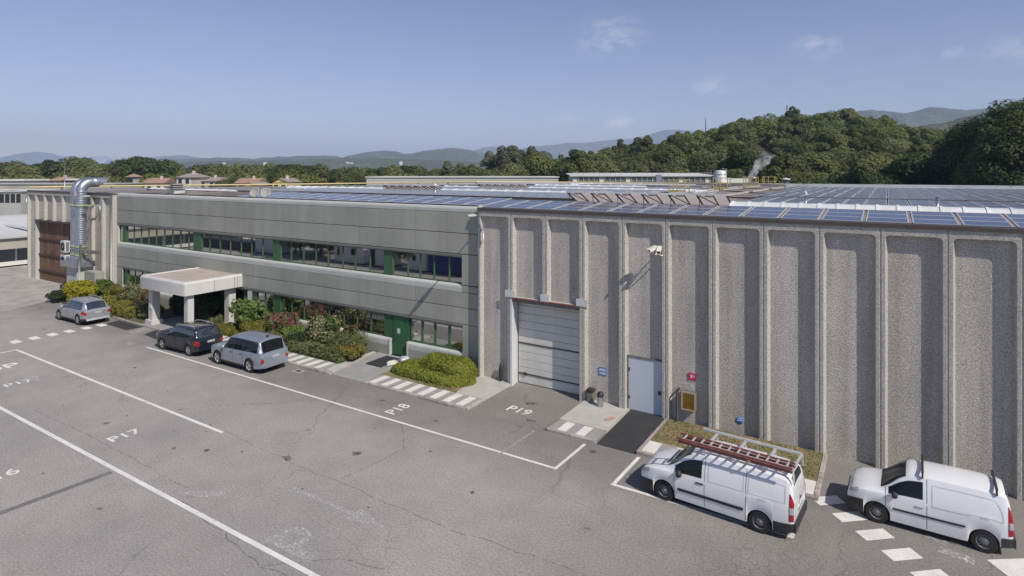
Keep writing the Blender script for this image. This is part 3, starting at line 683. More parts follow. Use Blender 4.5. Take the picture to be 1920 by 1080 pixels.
# solar panels: real modules with frames
def module(wd, dp, rows=1, cols=1):
    q = MB(); t = .04
    for i in range(cols):
        for j in range(rows):
            x = i*wd; y = j*dp
            q.box(x+.012, y+.012, 0, x+wd-.012, y+dp-.012, t-.012, 1)
            e = .055 if wd > 1 else .04; q.quad((x+e,y+e,t-.008),(x+wd-e,y+e,t-.008),(x+wd-e,y+dp-e,t-.008),(x+e,y+dp-e,t-.008),0)
            pass
            for (a0,b0,a1,b1) in ((.012,.012,wd-.012,e),(.012,dp-e,wd-.012,dp-.012),(.012,e,e,dp-e),(wd-e,e,wd-.012,dp-e)): q.box(x+a0,y+b0,t-.012,x+a1,y+b1,t,1)
    return q
near = module(1.42, .985).mesh('solar_panel', [M['solar'], M['alu']])
far = module(.86, 1.44).mesh('solar_panel', [M['solar'], M['alu']])
spots = []
tilt = math.atan2(.27, 3.0)
for i in range(-27, 17):                       # strip along the eave
    x = -.79+.055+1.513*i
    if x > XE-2: continue
    for j in range(3):
        y = 26.78+1.0*j
        if x < -18.9: y += .55; 
        if x < -58.5 or (x < -18.9 and j == 2 and False): continue
        spots.append((x, y, zr(y)+.005, near, tilt))
rows_y = ((31.75, 5, -45.8, 9.62), (40.9, 5, -44.0, 9.64), (49.9, 5, -38, 9.64), (58.9, 5, -9.0, 9.64), (67.9, 2, -8.6, 9.56))
for (y0, nrow, xa, z) in rows_y:
    for i in range(-60, 40):
        x = i*.905
        if x < xa or x > XE-3: continue
        if y0 < 40 and -15.3 < x < -6.6: continue
        if y0 > 40 and -14.5 < x < -7.6-.04*(y0-40): continue
        if y0 > 49 and x < -11 and x < -14: 
            if y0 > 57: continue
        for j in range(nrow): spots.append((x, y0+1.46*j, z-.0+.006*j, far, 0))
def px_size(s):
    x, y = s[0], s[1]; t = -x*S_+y*C_; a = (x*C_+y*S_)/max(t, 1)
    return 1/t*(1 if abs(a) < .87 else .001)
spots.sort(key=px_size, reverse=True)
for s in spots[:300]:
    o = link('solar_panel', s[3], F, s[:3]); o.rotation_euler.x = s[4]
VS, FS, MI = [], [], []
b = MB()
for s in spots[300:]:
    me = s[3]; k = len(b.v); ct, st = math.cos(s[4]), math.sin(s[4])
    for v in me.vertices: b.v.append((v.co.x+s[0], v.co.y*ct-v.co.z*st+s[1], v.co.y*st+v.co.z*ct+s[2]))
    for p in me.polygons: b.f.append([q+k for q in p.vertices]); b.mi.append(p.material_index); b.sm.append(False)
o = b.build('solar_panel_rows', [M['solar'], M['alu']], F); o['kind'] = 'stuff'
b = MB()   # filler sheets added close under the modules to keep the gaps from shading black
for (y0, nrow, xa, z) in rows_y:
    for (x0, x1) in (((xa, -15.4), (-6.6, XE-3)) if y0 < 40 else (((xa, -14.6), (-7.0, XE-3)) if xa < -15 else ((xa+1.3, XE-3),))): b.box(x0, y0, z-.012, x1, y0+1.46*nrow, z+.012)
for (x0, x1, yo) in ((-58.4, -18.9, .55), (-18.8, XE-2.1, 0)): b.quad((x0,26.78+yo,zr(26.78+yo)+.02),(x1,26.78+yo,zr(26.78+yo)+.02),(x1,29.75+yo,zr(29.75+yo)+.02),(x0,29.75+yo,zr(29.75+yo)+.02))
b.build('mounting_sheet', M['roof_brown'], F)
# skylight domes
def dome_mesh(wd, dp, h, rib=True):
    q = MB(); n = 7
    pr = [(dp*(i/(n-1)), h*math.sin(math.pi*i/(n-1))**.75) for i in range(n)]
    q.extrude_x(pr, .05, wd-.05, sm=True)
    q.extrude_x([(y, z+.035) for y, z in pr], -.05, .05, sm=True)
    return q.mesh('skylight_dome', [M['dome']])
dm = dome_mesh(.757, 1.3, .22); dm2 = dome_mesh(1.25, 1.3, .2)
def domes(x0, x1, y, z, me, st):
    n = int((x1-x0)/st)
    for i in range(n): link('skylight_dome', me, F, (x0+st*i, y, z))
domes(-6.45, 6.5, 30.1, 9.52, dm, .757)
domes(-60, -46.4, 30.1, 9.45, dm2, 1.25)
domes(-51.5, -38.4, 39.2, 9.56, dm2, 1.25); domes(-31.7, -12.8, 39.2, 9.56, dm2, 1.25)
domes(-38.6, -34.5, 48.2, 9.58, dm2, 1.25); domes(-28.5, -11.7, 48.2, 9.58, dm2, 1.25)
domes(-33, -20, 57.2, 9.6, dm2, 1.25); domes(-33, -17, 66.2, 9.6, dm2, 1.25)
# opened skylights: long flaps propped up on struts
M['flap'] = mat('flap_plastic', (.62,.55,.51), .6, streak=(2,.1), var=(.7,.88,1.1))
_t = M['flap'].node_tree; _b = _t.nodes.new('ShaderNodeBsdfTranslucent'); _b.inputs['Color'].default_value = (.78,.68,.62,1); _x = _t.nodes.new('ShaderNodeMixShader'); _x.inputs[0].default_value = .55
_t.links.new(_t.nodes['Principled BSDF'].outputs[0], _x.inputs[1]); _t.links.new(_b.outputs[0], _x.inputs[2]); _t.links.new(_x.outputs[0], _t.nodes['Material Output'].inputs['Surface'])
def flap(x0, x1, y, z, n, hgt, dp):
    """hinged along its far edge, free edge propped up towards the yard"""
    yh = y+dp
    o = MB().quad((x0,yh,z),(x1,yh,z),(x1,y,z+hgt),(x0,y,z+hgt)).build('open_skylight', M['flap'], F)
    q = MB()
    for i in range(n+1):
        x = x0+(x1-x0)*i/n; q.bar((x,yh,z-.03),(x,y,z+hgt-.03),.065,.05)
        if i < n:
            xm = x+(x1-x0)/n*.55; q.bar((xm,yh,z-.03),(xm,y,z+hgt-.03),.05,.04)
            q.bar((x+.12,y,z-.1),(x+.12,y,z+hgt),.03); q.bar((x+.75,yh,z-.02),(x+.12,y,z+hgt-.04),.035)
    q.build('strut', M['coping'], o)
    MB().bar((x0-.05,y-.03,z+hgt+.03),(x1+.05,y-.03,z+hgt+.03),.07,.09).build('rim', M['dome'], o)
    for i in range(n):
        x = x0+(x1-x0)*(i+.5)/n
        MB().extrude_x([(y+.0,z+hgt+.06),(y+.05,z+hgt+.15),(y+.16,z+hgt+.13),(y+.25,z+hgt-.06)], x-.2, x+.2, sm=True, caps=False).build('skylight_dome', M['flap'], o)
flap(-15.2, -6.6, 30.1, 9.5, 6, .55, 1.2)
flap(-38.2, -31.9, 39.2, 9.56, 7, .45, 1.2)
flap(-34.2, -28.7, 48.2, 9.58, 6, .42, 1.2)
# bare brown roof between the solar fields
b = MB()
for (ya, yb) in ((31.6,39.0),(40.7,48.0),(49.7,57.0),(58.7,66.0)):
    xa = -15.2 if ya < 40 else -14.4
    xc = -7.0-.02*(ya-31)
    xm = (xa+xc)/2
    b.quad((xa,ya,9.5),(xm,ya,9.72),(xm,yb,9.72),(xa,yb,9.5)); b.quad((xm,ya,9.72),(xc,ya,9.5),(xc,yb,9.5),(xm,yb,9.72))
b.build('brown_roof_sheet', M['roof_brown'], F)
for (ya, yb) in ((31.6,39.0),(40.7,48.0),(49.7,57.0),(58.7,66.0)):
    for x, z in ((-13.0,9.66),(-11.2,9.74),(-9.0,9.66)): MB().bar((x,ya,z),(x,yb,z),.16,.1).build('roof_beam', M['roof_trim'], F)
b = MB(); b.box(-20, 67.6, 9.4, -9, 69, 9.9); b.box(-30, 62, 9.4, -16, 65.8, 9.75); b.build('roof_upstand', M['roof'], F)
# ---------------------------------------------------------------- vehicles
def pchip(pts):
    xs = [p[0] for p in pts]; ys = [p[1] for p in pts]; n = len(xs)
    d = [(ys[i+1]-ys[i])/max(xs[i+1]-xs[i], 1e-6) for i in range(n-1)]
    m = [d[0]]+[0 if d[i-1]*d[i] <= 0 else 2*d[i-1]*d[i]/(d[i-1]+d[i]) for i in range(1, n-1)]+[d[-1]]
    def f(x):
        if x <= xs[0]: return ys[0]
        if x >= xs[-1]: return ys[-1]
        i = 0
        while x > xs[i+1]: i += 1
        h = xs[i+1]-xs[i]; t = (x-xs[i])/h
        return (2*t**3-3*t*t+1)*ys[i]+(t**3-2*t*t+t)*h*m[i]+(-2*t**3+3*t*t)*ys[i+1]+(t**3-t*t)*h*m[i+1]
    return f
def paint(name, col, rough=.28, metal=0, coat=.7): return mat(name, col, rough, metal, coat=coat, coords='obj', var=(1.2,.97,1.03))
M['tyre'] = mat('tyre_rubber', (.022,.021,.021), .85, coords='obj', fine=(20,.8,1.2))
M['rim_grey'] = mat('steel_rim', (.2,.2,.205), .45, metal=.5)
M['rim_alloy'] = mat('alloy_rim', (.5,.5,.51), .3, metal=.8)
M['black_plastic'] = mat('black_plastic', (.03,.03,.032), .6, coords='obj')
M['dark'] = mat('dark_void', (.008,.008,.008), .9)
M['car_glass'] = mat('car_glass', (.008,.01,.011), .03, spec=.5, ior=1.45, coords='obj')
M['tint_glass'] = mat('tinted_glass', (.02,.026,.03), .03, spec=.9, ior=1.9, coords='obj')
M['red_lens'] = mat('red_lens', (.32,.012,.015), .15, coat=.6, coords='obj')
M['clear_lens'] = mat('clear_lens', (.36,.375,.39), .1, coat=.8, coords='obj')
M['plate'] = mat('number_plate', (.72,.72,.7), .5, coords='obj')
M['plate_ink'] = mat('plate_ink', (.03,.03,.04), .6)
M['plate_blue'] = mat('plate_blue', (.03,.08,.35), .6)

class Body:
    def __init__(s, L, hw, top, belt, plan, roof, low, wheels, ra, wz):
        s.L = L; s.hw = hw; s.top = pchip(top); s.belt = pchip(belt); s.plan = pchip(plan); s.roof = pchip(roof); s.low = pchip(low)
        s.wheels = wheels; s.ra = ra; s.wz = wz
        st = set(round(x, 4) for k in (top, belt, plan, roof) for x, _ in k)
        st |= set(round(L*i/72, 4) for i in range(73))
        for xw in wheels:
            for i in range(15): st.add(round(xw-ra*math.cos(math.pi*i/14), 4))
        s.st = sorted(x for x in st if 0 <= x <= L)
    def zb(s, x):
        z = s.low(x)
        for xw in s.wheels:
            if abs(x-xw) < s.ra: z = max(z, s.wz+math.sqrt(s.ra**2-(x-xw)**2))
        return z
    def half(s, x):
        """ring from sill to roof centre: list of (y>=0, z)"""
        zb, be, tp = s.zb(x), s.belt(x), s.top(x); tp = max(tp, be+.012); g = tp-be
        h = s.hw*s.plan(x); rw = min(s.roof(x)*s.plan(x)**.5, h*.97)
        k = min(1, g/.35); drop = .03+.06*k
        rz = max(be+.008, tp-drop)
        pts = []
        for t, wv in ((0,.955),(.12,.972),(.3,.988),(.5,1.0),(.68,1.0),(.82,.993),(.93,.984),(1,.97)): pts.append((h*wv, zb+(be-zb)*t))
        y0 = h*.97
        for t in (.15,.35,.6,.85,1):
            y = y0+(rw-y0)*t; bul = .022*k*math.sin(math.pi*t)
            pts.append((y+bul, be+(rz-be)*t))
        for t in (.1,.25,.5,.75,1): 
            y = rw*(1-t); pts.append((y, rz+(tp-rz)*(1-(1-t)**2.6)))
        return pts
    def S(s, x, v, side=1):
        """v: 0..1 sill to belt, 1..2 belt to roof edge, 2..3 roof edge to centre"""
        p = s.half(x); seg = [(0,8),(7,13),(12,18)][min(2, int(v))]; q = p[seg[0]:seg[1]]; t = v-int(v) if v < 3 else 1
        prm = {0:(0,.12,.3,.5,.68,.82,.93,1), 1:(0,.15,.35,.6,.85,1), 2:(0,.1,.25,.5,.75,1)}[min(2, int(v))]
        for i in range(len(prm)-1):
            if t <= prm[i+1]+1e-9:
                f = (t-prm[i])/(prm[i+1]-prm[i]); y = q[i][0]+(q[i+1][0]-q[i][0])*f; z = q[i][1]+(q[i+1][1]-q[i][1])*f; break
        return Vector((x, -side*y, z))
    def mesh(s, b, mi=0):
        rings = []
        for x in s.st:
            h = s.half(x); rings.append([(x, -y, z) for y, z in h]+[(x, y, z) for y, z in reversed(h[:-1])])
        n = len(rings[0]); k = len(b.v)
        for r in rings: b.v += r
        for i in range(len(rings)-1):
            for j in range(n-1):
                b.f.append([k+i*n+j, k+(i+1)*n+j, k+(i+1)*n+j+1, k+i*n+j+1]); b.mi.append(mi); b.sm.append(True)
        for (ri, rev) in ((0, True), (len(rings)-1, False)):
            h = rings[ri]; half_n = (n+1)//2
            for j in range(half_n-1):
                f = [k+ri*n+j, k+ri*n+j+1, k+ri*n+n-2-j, k+ri*n+n-1-j]; 
                if len(set(f)) == 3 or f[1] == f[2]: f = f[:2]+f[3:]
                b.f.append(f if not rev else f[::-1]); b.mi.append(mi); b.sm.append(True)
        return b
    def patch(s, b, xs, vs, side=-1, off=.006, mi=0, fx=None):
        """sheet lying on the body: xs list, vs list; fx(x, v) may move x"""
        k = len(b.v); nx, nv = len(xs), len(vs)
        for x in xs:
            for v in vs:
                xx = fx(x, v) if fx else x
                p = s.S(xx, v, -side if False else side); e = .01
                dx = s.S(min(s.L, xx+e), v, side)-s.S(max(0, xx-e), v, side); dv = s.S(xx, min(3, v+e), side)-s.S(xx, max(0, v-e), side)
                nn = dx.cross(dv); 
                if nn.length < 1e-9: nn = Vector((0, -side, 0))
                nn.normalize()
                c = Vector((xx, 0, s.belt(xx)-.3))
                if nn.dot(p-c) < 0: nn = -nn
                b.v.append(tuple(p+nn*off))
        for i in range(nx-1):
            for j in range(nv-1): b.f.append([k+i*nv+j, k+(i+1)*nv+j, k+(i+1)*nv+j+1, k+i*nv+j+1]); b.mi.append(mi); b.sm.append(True)
        return b
def lin(a, c, n): return [a+(c-a)*i/n for i in range(n+1)]

def wheel(parent, x, y, r, wd, side, style, rimr):
    """side -1: outer face towards -y"""
    b = MB(); s = side
    pr = [(rimr,0.0),(r*.93,.0),(r,.035),(r,wd-.035),(r*.93,wd),(rimr,wd)]
    b.lathe([(q, s*(-h)+ (0)) for q, h in pr], (0,0,0), 'y', 28)
    o = b.build('wheel', M['tyre'], parent, (x, y, r), world=False, sharp=35)
    q = MB(); rm = 0
    if style == 'steel':
        q.lathe([(rimr+.012,-s*.012),(rimr-.012,-s*.02),(rimr-.03,-s*.055),(rimr*.62,-s*.045),(rimr*.5,-s*.03),(rimr*.34,-s*.02),(rimr*.3,-s*.005),(0.001,-s*.0)], (0,0,0), 'y', 28)
        for i in range(12):
            a = 2*math.pi*i/12; c = Vector((math.cos(a)*rimr*.74, -s*.042+s*.004, math.sin(a)*rimr*.74)); t = Vector((-math.sin(a), 0, math.cos(a))); rr = Vector((math.cos(a), 0, math.sin(a)))
            q.obox(c, t*rimr*.085, rr*rimr*.07, Vector((0, .008, 0)), 1)
    else:
        q.lathe([(rimr+.015,-s*.01),(rimr-.01,-s*.015),(rimr-.03,-s*.05)], (0,0,0), 'y', 28)
        q.lathe([(rimr-.02,-s*.10),(0.001,-s*.10)], (0,0,0), 'y', 20, 1)
        q.lathe([(rimr*.3,-s*.03),(rimr*.28,-s*.012),(0.001,-s*.008)], (0,0,0), 'y', 16)
        ns = {'five': 5, 'seven': 7, 'ten': 10}[style]
        for i in range(ns):
            a = 2*math.pi*i/ns; rr = Vector((math.cos(a), 0, math.sin(a))); t = Vector((-math.sin(a), 0, math.cos(a)))
            wv = rimr*(.17 if ns == 5 else .11)
            q.obox(rr*rimr*.6+Vector((0,-s*.035,0)), rr*rimr*.38, t*wv, Vector((0,.02,0)))
    q.build('rim', [M['rim_grey'] if style == 'steel' else M['rim_alloy'], M['dark']], o, (0,0,0), world=False, sharp=35)
    return o

def vehicle(name, label, cat, loc, rz, spec):
    t = thing(name, label, cat, loc, spec.get('group'), rz)
    B = Body(**spec['body']); L, hw = B.L, B.hw
    bd = B.mesh(MB()).build('body', spec['paint'], t, (0,0,0), world=False, fix=True, sharp=42)
    # underside and wheel wells
    u = MB(); u.box(.25, -hw*.8, .2, L-.25, hw*.8, B.belt(L/2)*.55)
    for xw in B.wheels: pass
    u.build('underbody', M['dark'], t, (0,0,0), world=False)
    q = MB()
    for xw in B.wheels:
        for sd in (-1, 1):
            n = 14; ra = B.ra-.004
            arc = [(xw-ra*math.cos(math.pi*i/n), B.wz+ra*math.sin(math.pi*i/n)) for i in range(n+1)]
            yo, yi = sd*hw*.945, sd*(hw-.34)
            q.add([(x, yo, z) for x, z in arc]+[(x, yi, z) for x, z in arc], [(i, i+1, n+2+i, n+1+i) for i in range(n)], 0, True)
            q.poly([(x, yi, z) for x, z in arc]+[(xw+ra, yi, .15), (xw-ra, yi, .15)])
    q.build('wheel_arch', M['dark'], t, (0,0,0), world=False)
    for xw in B.wheels:
        for sd in (-1, 1): wheel(t, xw, sd*(hw-.035), spec['wr'], .21, sd, spec['rim'], spec['rimr'])
    gl = spec.get('glass') or M['car_glass']
    for (xa, xb, va, vb, m_) in spec['side_windows']:
        for sd in (1, -1): B.patch(MB(), lin(xa, xb, 10), lin(va, vb, 5), sd, .005).build('side_window', m_ or gl, t, (0,0,0), world=False)
    for (nm, xa, xb, va, m_) in spec['screens']:
        b = MB()
        for sd in (1, -1): B.patch(b, lin(xa, xb, 12), lin(va, 3, 7), sd, .007)
        b.build(nm, m_ or gl, t, (0,0,0), world=False)
    return t, B
def strip(B, t, name, m, xa, xb, va, vb, off=.012, sides=(1, -1), nx=14, nv=3, fx=None):
    """one part per side"""
    for sd in sides: B.patch(MB(), lin(xa, xb, nx), lin(va, vb, nv), sd, off, fx=fx).build(name, m, t, (0,0,0), world=False)
def seams(B, t, xs, va=.06, vb=1.95):
    b = MB()
    for x in xs:
        for sd in (1, -1): B.patch(b, [x-.007, x+.007], lin(va, vb, 10), sd, .003)
    b.build('panel_gap', M['dark'], t, (0,0,0), world=False)
def mirrors(t, x, y, z, m, s=1):
    for sd in (-1, 1):
        b = MB(); n = 8
        b.lathe([(.02,-.02),(.085,-.0),(.1,.06),(.085,.12),(.03,.15)], (0,0,0), 'x', 10)
        for i in range(len(b.v)): v = b.v[i]; b.v[i] = (x+v[0]*s, sd*(y+.09)+v[1]*1.05*s, z+v[2]*1.15*s)
        b.bar((x+.04, sd*(y-.03), z-.06), (x+.04, sd*(y+.05), z-.04), .05)
        b.build('wing_mirror', m, t, (0,0,0), world=False)
def plate(t, x, y0, y1, z, m=None, blue=True):
    o = MB().box(x, y0, z-.055, x+.012, y1, z+.055).build('number_plate', M['plate'], t, (0,0,0), world=False)
    q = MB(); wv = y1-y0
    q.box(x+.012, y0, z-.055, x+.0135, y0+.035, z+.055); q.box(x+.012, y1-.035, z-.055, x+.0135, y1, z+.055)
    q.build('plate_band', M['plate_blue'], o, (0,0,0), world=False)
    q = MB()
    for k in range(7): q.box(x+.012, y0+.05+(wv-.1)*(k+.15)/7, z-.035, x+.0133, y0+.05+(wv-.1)*(k+.7)/7, z+.035)
    q.build('plate_smudge', M['plate_ink'], o, (0,0,0), world=False)
def handles(B, t, xs, v, m, ln=.17):
    for x in xs:
        for sd in (1, -1):
            p = B.S(x, v, sd); b = MB(); b.obox(p+Vector((0,-sd*.012,0)), (ln/2,0,0), (0,.016,0), (0,0,.018)); b.build('door_handle', m, t, (0,0,0), world=False)

# --- long white van with a ladder rack
white = paint('white_paint', (.79,.795,.80), .3)
LV = 5.0
van = dict(L=LV, hw=.945,
    top=[(0,.70),(.04,.80),(.2,.95),(.55,1.07),(.95,1.17),(1.08,1.24),(1.75,1.78),(2.05,1.875),(2.6,1.92),(4.2,1.915),(4.76,1.87),(4.89,1.80),(4.96,1.55),(5.0,1.2)],
    belt=[(0,.68),(.04,.76),(.2,.9),(.55,1.0),(1.1,1.07),(2.2,1.1),(4.8,1.14),(5.0,1.12)],
    plan=[(0,.70),(.08,.82),(.25,.92),(.6,.985),(1.1,1),(4.4,1),(4.75,.985),(4.93,.955),(5.0,.9)],
    roof=[(0,.62),(.5,.76),(1.1,.76),(1.8,.735),(4.6,.74),(5.0,.76)],
    low=[(0,.33),(.1,.24),(.4,.2),(1.4,.22),(3.6,.22),(4.6,.26),(5.0,.33)], wheels=(.93, 4.03), ra=.375, wz=.33)
VL = Vector((-7.32, 21.02, 0)); VR = R(-4.4)
vt, VB = vehicle('panel_van', 'long white panel van with a ladder rack, parked in the bay by the grass verge', 'van', VL, VR,
    dict(body=van, paint=white, wr=.33, rim='steel', rimr=.205, group=None,
         side_windows=[(1.32, 2.22, 1.06, 1.80, None)], screens=[('windscreen', 1.04, 1.80, 2.06, None), ('rear_window', 4.865, 4.945, 2.3, None)]))
strip(VB, vt, 'front_bumper', M['black_plastic'], 0.0, .54, .0, .50, .014)
MB().box(-.02, -.60, .3, .01, .60, .58).build('grille', M['black_plastic'], vt, (0,0,0), world=False)
strip(VB, vt, 'rear_bumper', M['black_plastic'], 4.43, 5.0, .0, .34, .016)
MB().box(4.99, -.86, .32, 5.06, .86, .58).build('bumper_step', M['black_plastic'], vt, (0,0,0), world=False)
strip(VB, vt, 'rubbing_strip', M['black_plastic'], 1.42, 3.55, .36, .47, .02)
for sd in (1, -1):
    VB.patch(MB(), lin(.06,.4,8), lin(.84,1.02,3), sd, .008).build('headlight', M['clear_lens'], vt, (0,0,0), world=False)
    b = MB(); VB.patch(b, lin(4.88,5.0,4), lin(.42,1.55,10), sd, .012); b.build('tail_light', M['red_lens'], vt, (0,0,0), world=False)
    b = MB(); VB.patch(b, lin(4.89,5.0,4), lin(.68,.92,4), sd, .016); b.build('indicator', M['clear_lens'], vt, (0,0,0), world=False)
seams(VB, vt, [1.30, 2.32, 3.62])
for (xa, xb) in ((2.42, 3.56), (3.68, 4.78)):
    b = MB()
    for sd in (1, -1):
        for (a0,a1,v0,v1) in ((xa,xb,1.0,1.03),(xa,xb,1.74,1.77),(xa,xa+.03,1.0,1.77),(xb-.03,xb,1.0,1.77)): VB.patch(b, lin(a0,a1,6), lin(v0,v1,4), sd, .006)
    b.build('side_panel_rim', M['white_steel'], vt, (0,0,0), world=False)
b = MB(); VB.patch(b, lin(3.98,4.2,3), lin(.72,.9,3), 1, .004); b.build('fuel_flap', M['white_steel'], vt, (0,0,0), world=False)
mirrors(vt, 1.42, .93, 1.12, M['black_plastic'], 1.1)
handles(VB, vt, (2.16,), .86, M['black_plastic'], .24)
b = MB()
for sd in (-.28, .34): b.bar((1.12,sd,1.29),(1.30,sd+.5,1.44),.02)
b.build('wiper', M['black_plastic'], vt, (0,0,0), world=False)
b = MB(); b.bar((.95,-.55,1.185),(.95,.55,1.185),.05,.02); b.build('bonnet_vent', M['black_plastic'], vt, (0,0,0), world=False)
plate(vt, 5.005, -.26, .26, .78)
MB().box(5.0,-.008,.6,5.006,.008,1.15).build('panel_gap', M['dark'], vt, (0,0,0), world=False); MB().box(5.0,.06,.98,5.02,.2,1.04).build('rear_handle', M['black_plastic'], vt, (0,0,0), world=False)
MB().lathe([(.001,.004),(.05,.004),(.055,0)], (5.0,-.0,1.16), 'x', 14).build('badge', M['alu'], vt, (0,0,0), world=False)
# rack
rk = MB(); zt = 2.12
for y in (-.62, .66): rk.bar((1.75,y,zt),(4.94,y,zt),.09,.06)
for x in (2.25, 3.2, 4.15): rk.bar((x,-.72,zt-.05),(x,.72,zt-.05),.07,.05); rk.bar((x,-.68,1.84),(x,-.68,zt-.05),.05); rk.bar((x,.68,1.84),(x,.68,zt-.05),.05)
rk.bar((4.94,-.62,zt),(4.94,.66,zt),.06); rk.bar((4.94,.66,zt),(4.98,.68,1.75),.05); rk.bar((4.94,-.62,zt),(4.98,-.72,1.75),.05)
rk.build('roof_rack', M['alu'], vt, (0,0,0), world=False)
# ladder lying on the rack: its own thing, in the van's frame
M['red_paint'] = mat('red_ladder', (.25,.07,.06), .55, coords='obj', var=(3,.85,1.15))
ld = thing('ladder', 'double dark red ladder with grey rungs lying on the roof rack of the white van', 'ladder', VL+Vector((0,0,zt+.03)), rz=VR)
for (yy, z) in ((-.95,.03),(-.52,.03)):
    MB().bar((1.45,yy,z),(4.98,yy,z),.045,.07).build('stile', M['red_paint'], ld, (0,0,0), world=False)
    MB().bar((1.40,yy-.03,z+.11),(4.98,yy-.03,z+.11),.04,.065).build('stile', M['red_paint'], ld, (0,0,0), world=False)
for i in range(12):
    x = 1.62+.29*i; MB().bar((x,-.98,.14),(x,-.55,.14),.045,.04).build('rung', M['alu'], ld, (0,0,0), world=False)
MB().box(3.7,-.99,.0,3.78,-.94,.06).build('strap', mat('orange_strap', (.6,.3,.05), .6), ld, (0,0,0), world=False)

# --- small white van
KV = dict(L=4.21, hw=.915,
    top=[(0,.66),(.04,.78),(.18,.93),(.5,1.05),(.85,1.12),(.98,1.17),(1.5,1.62),(1.75,1.745),(2.2,1.80),(3.3,1.81),(3.9,1.785),(4.08,1.72),(4.16,1.5),(4.21,1.15)],
    belt=[(0,.64),(.04,.75),(.18,.88),(.5,.97),(1.0,1.02),(2,1.05),(4.0,1.1),(4.21,1.08)],
    plan=[(0,.68),(.06,.8),(.2,.91),(.5,.98),(.9,1),(3.6,1),(3.95,.985),(4.13,.95),(4.21,.88)],
    roof=[(0,.6),(.5,.74),(1,.72),(1.6,.68),(3.8,.69),(4.21,.72)],
    low=[(0,.34),(.1,.25),(.4,.2),(1.3,.2),(2.9,.2),(3.7,.26),(4.21,.34)], wheels=(.845, 3.545), ra=.365, wz=.32)
KL = Vector((-.27-.845, 23.28, 0)); KR = R(-1.9)
kt, KB = vehicle('delivery_van', 'short white van with rounded bonnet and two black roof bars beside the ribbed wall', 'van', KL, KR,
    dict(body=KV, paint=white, wr=.325, rim='steel', rimr=.2, side_windows=[(1.16, 2.06, 1.08, 1.82, None)],
         screens=[('windscreen', .95, 1.62, 2.05, None), ('rear_window', 4.07, 4.15, 2.3, None)]))
strip(KB, kt, 'front_bumper', M['black_plastic'], 0.0, .47, .0, .60, .014)
MB().box(-.02, -.58, .32, .01, .58, .66).build('grille', M['black_plastic'], kt, (0,0,0), world=False)
strip(KB, kt, 'rear_bumper', M['black_plastic'], 3.93, 4.21, .0, .36, .016)
MB().box(4.2, -.8, .33, 4.28, .8, .56).build('bumper_step', M['black_plastic'], kt, (0,0,0), world=False)
strip(KB, kt, 'rubbing_strip', M['black_plastic'], 1.27, 3.1, .47, .54, .018)
for sd in (1, -1):
    KB.patch(MB(), lin(.1,.34,8), lin(.9,1.5,5), sd, .01).build('headlight', M['clear_lens'], kt, (0,0,0), world=False)
    KB.patch(MB(), lin(4.1,4.21,4), lin(.45,1.75,10), sd, .012).build('tail_light', M['red_lens'], kt, (0,0,0), world=False)
    KB.patch(MB(), lin(4.12,4.21,4), lin(.7,.95,4), sd, .016).build('indicator', M['clear_lens'], kt, (0,0,0), world=False)
seams(KB, kt, [1.08, 2.16])
b = MB()
for sd in (1, -1):
    xa, xb = 2.28, 3.98
    for (a0,a1,v0,v1) in ((xa,xb,.88,.91),(xa,xb-.25,1.74,1.77),(xa,xa+.03,.88,1.77)): KB.patch(b, lin(a0,a1,8), lin(v0,v1,4), sd, .006)
    KB.patch(b, lin(0,1,8), lin(0,.03,1), sd, .006, fx=None) if False else None
    c = [(xb-.25+.25*math.sin(a), 1.77-.85*(1-math.cos(a))) for a in lin(0, math.pi/2, 8)]
    for (x0,v0),(x1,v1) in zip(c[:-1], c[1:]): KB.patch(b, [x0,x0+.03], [v0,v1], sd, .006)
b.build('side_panel_rim', M['white_steel'], kt, (0,0,0), world=False)
mirrors(kt, 1.27, .9, 1.08, M['black_plastic'], .95)
handles(KB, kt, (1.98,), .8, M['alu'], .2)
b = MB(); b.bar((3.0,-.6,1.3),(3.0,.6,1.3),.01) if False else None
for x in (2.05, 3.85):
    bb = MB(); bb.bar((x,-.68,1.865),(x,.68,1.865),.07,.035); 
    for sd in (-1,1): bb.bar((x,sd*.68,1.865),(x,sd*.71,1.70),.08,.05)
    bb.build('roof_bar', M['black_plastic'], kt, (0,0,0), world=False)
MB().bar((1.6,0.1,1.72),(1.68,.1,1.92),.014).build('aerial', M['black_plastic'], kt, (0,0,0), world=False)
b = MB(); KB.patch(b, lin(3.45,3.65,3), lin(.74,.9,3), 1, .004); b.build('fuel_flap', M['white_steel'], kt, (0,0,0), world=False)

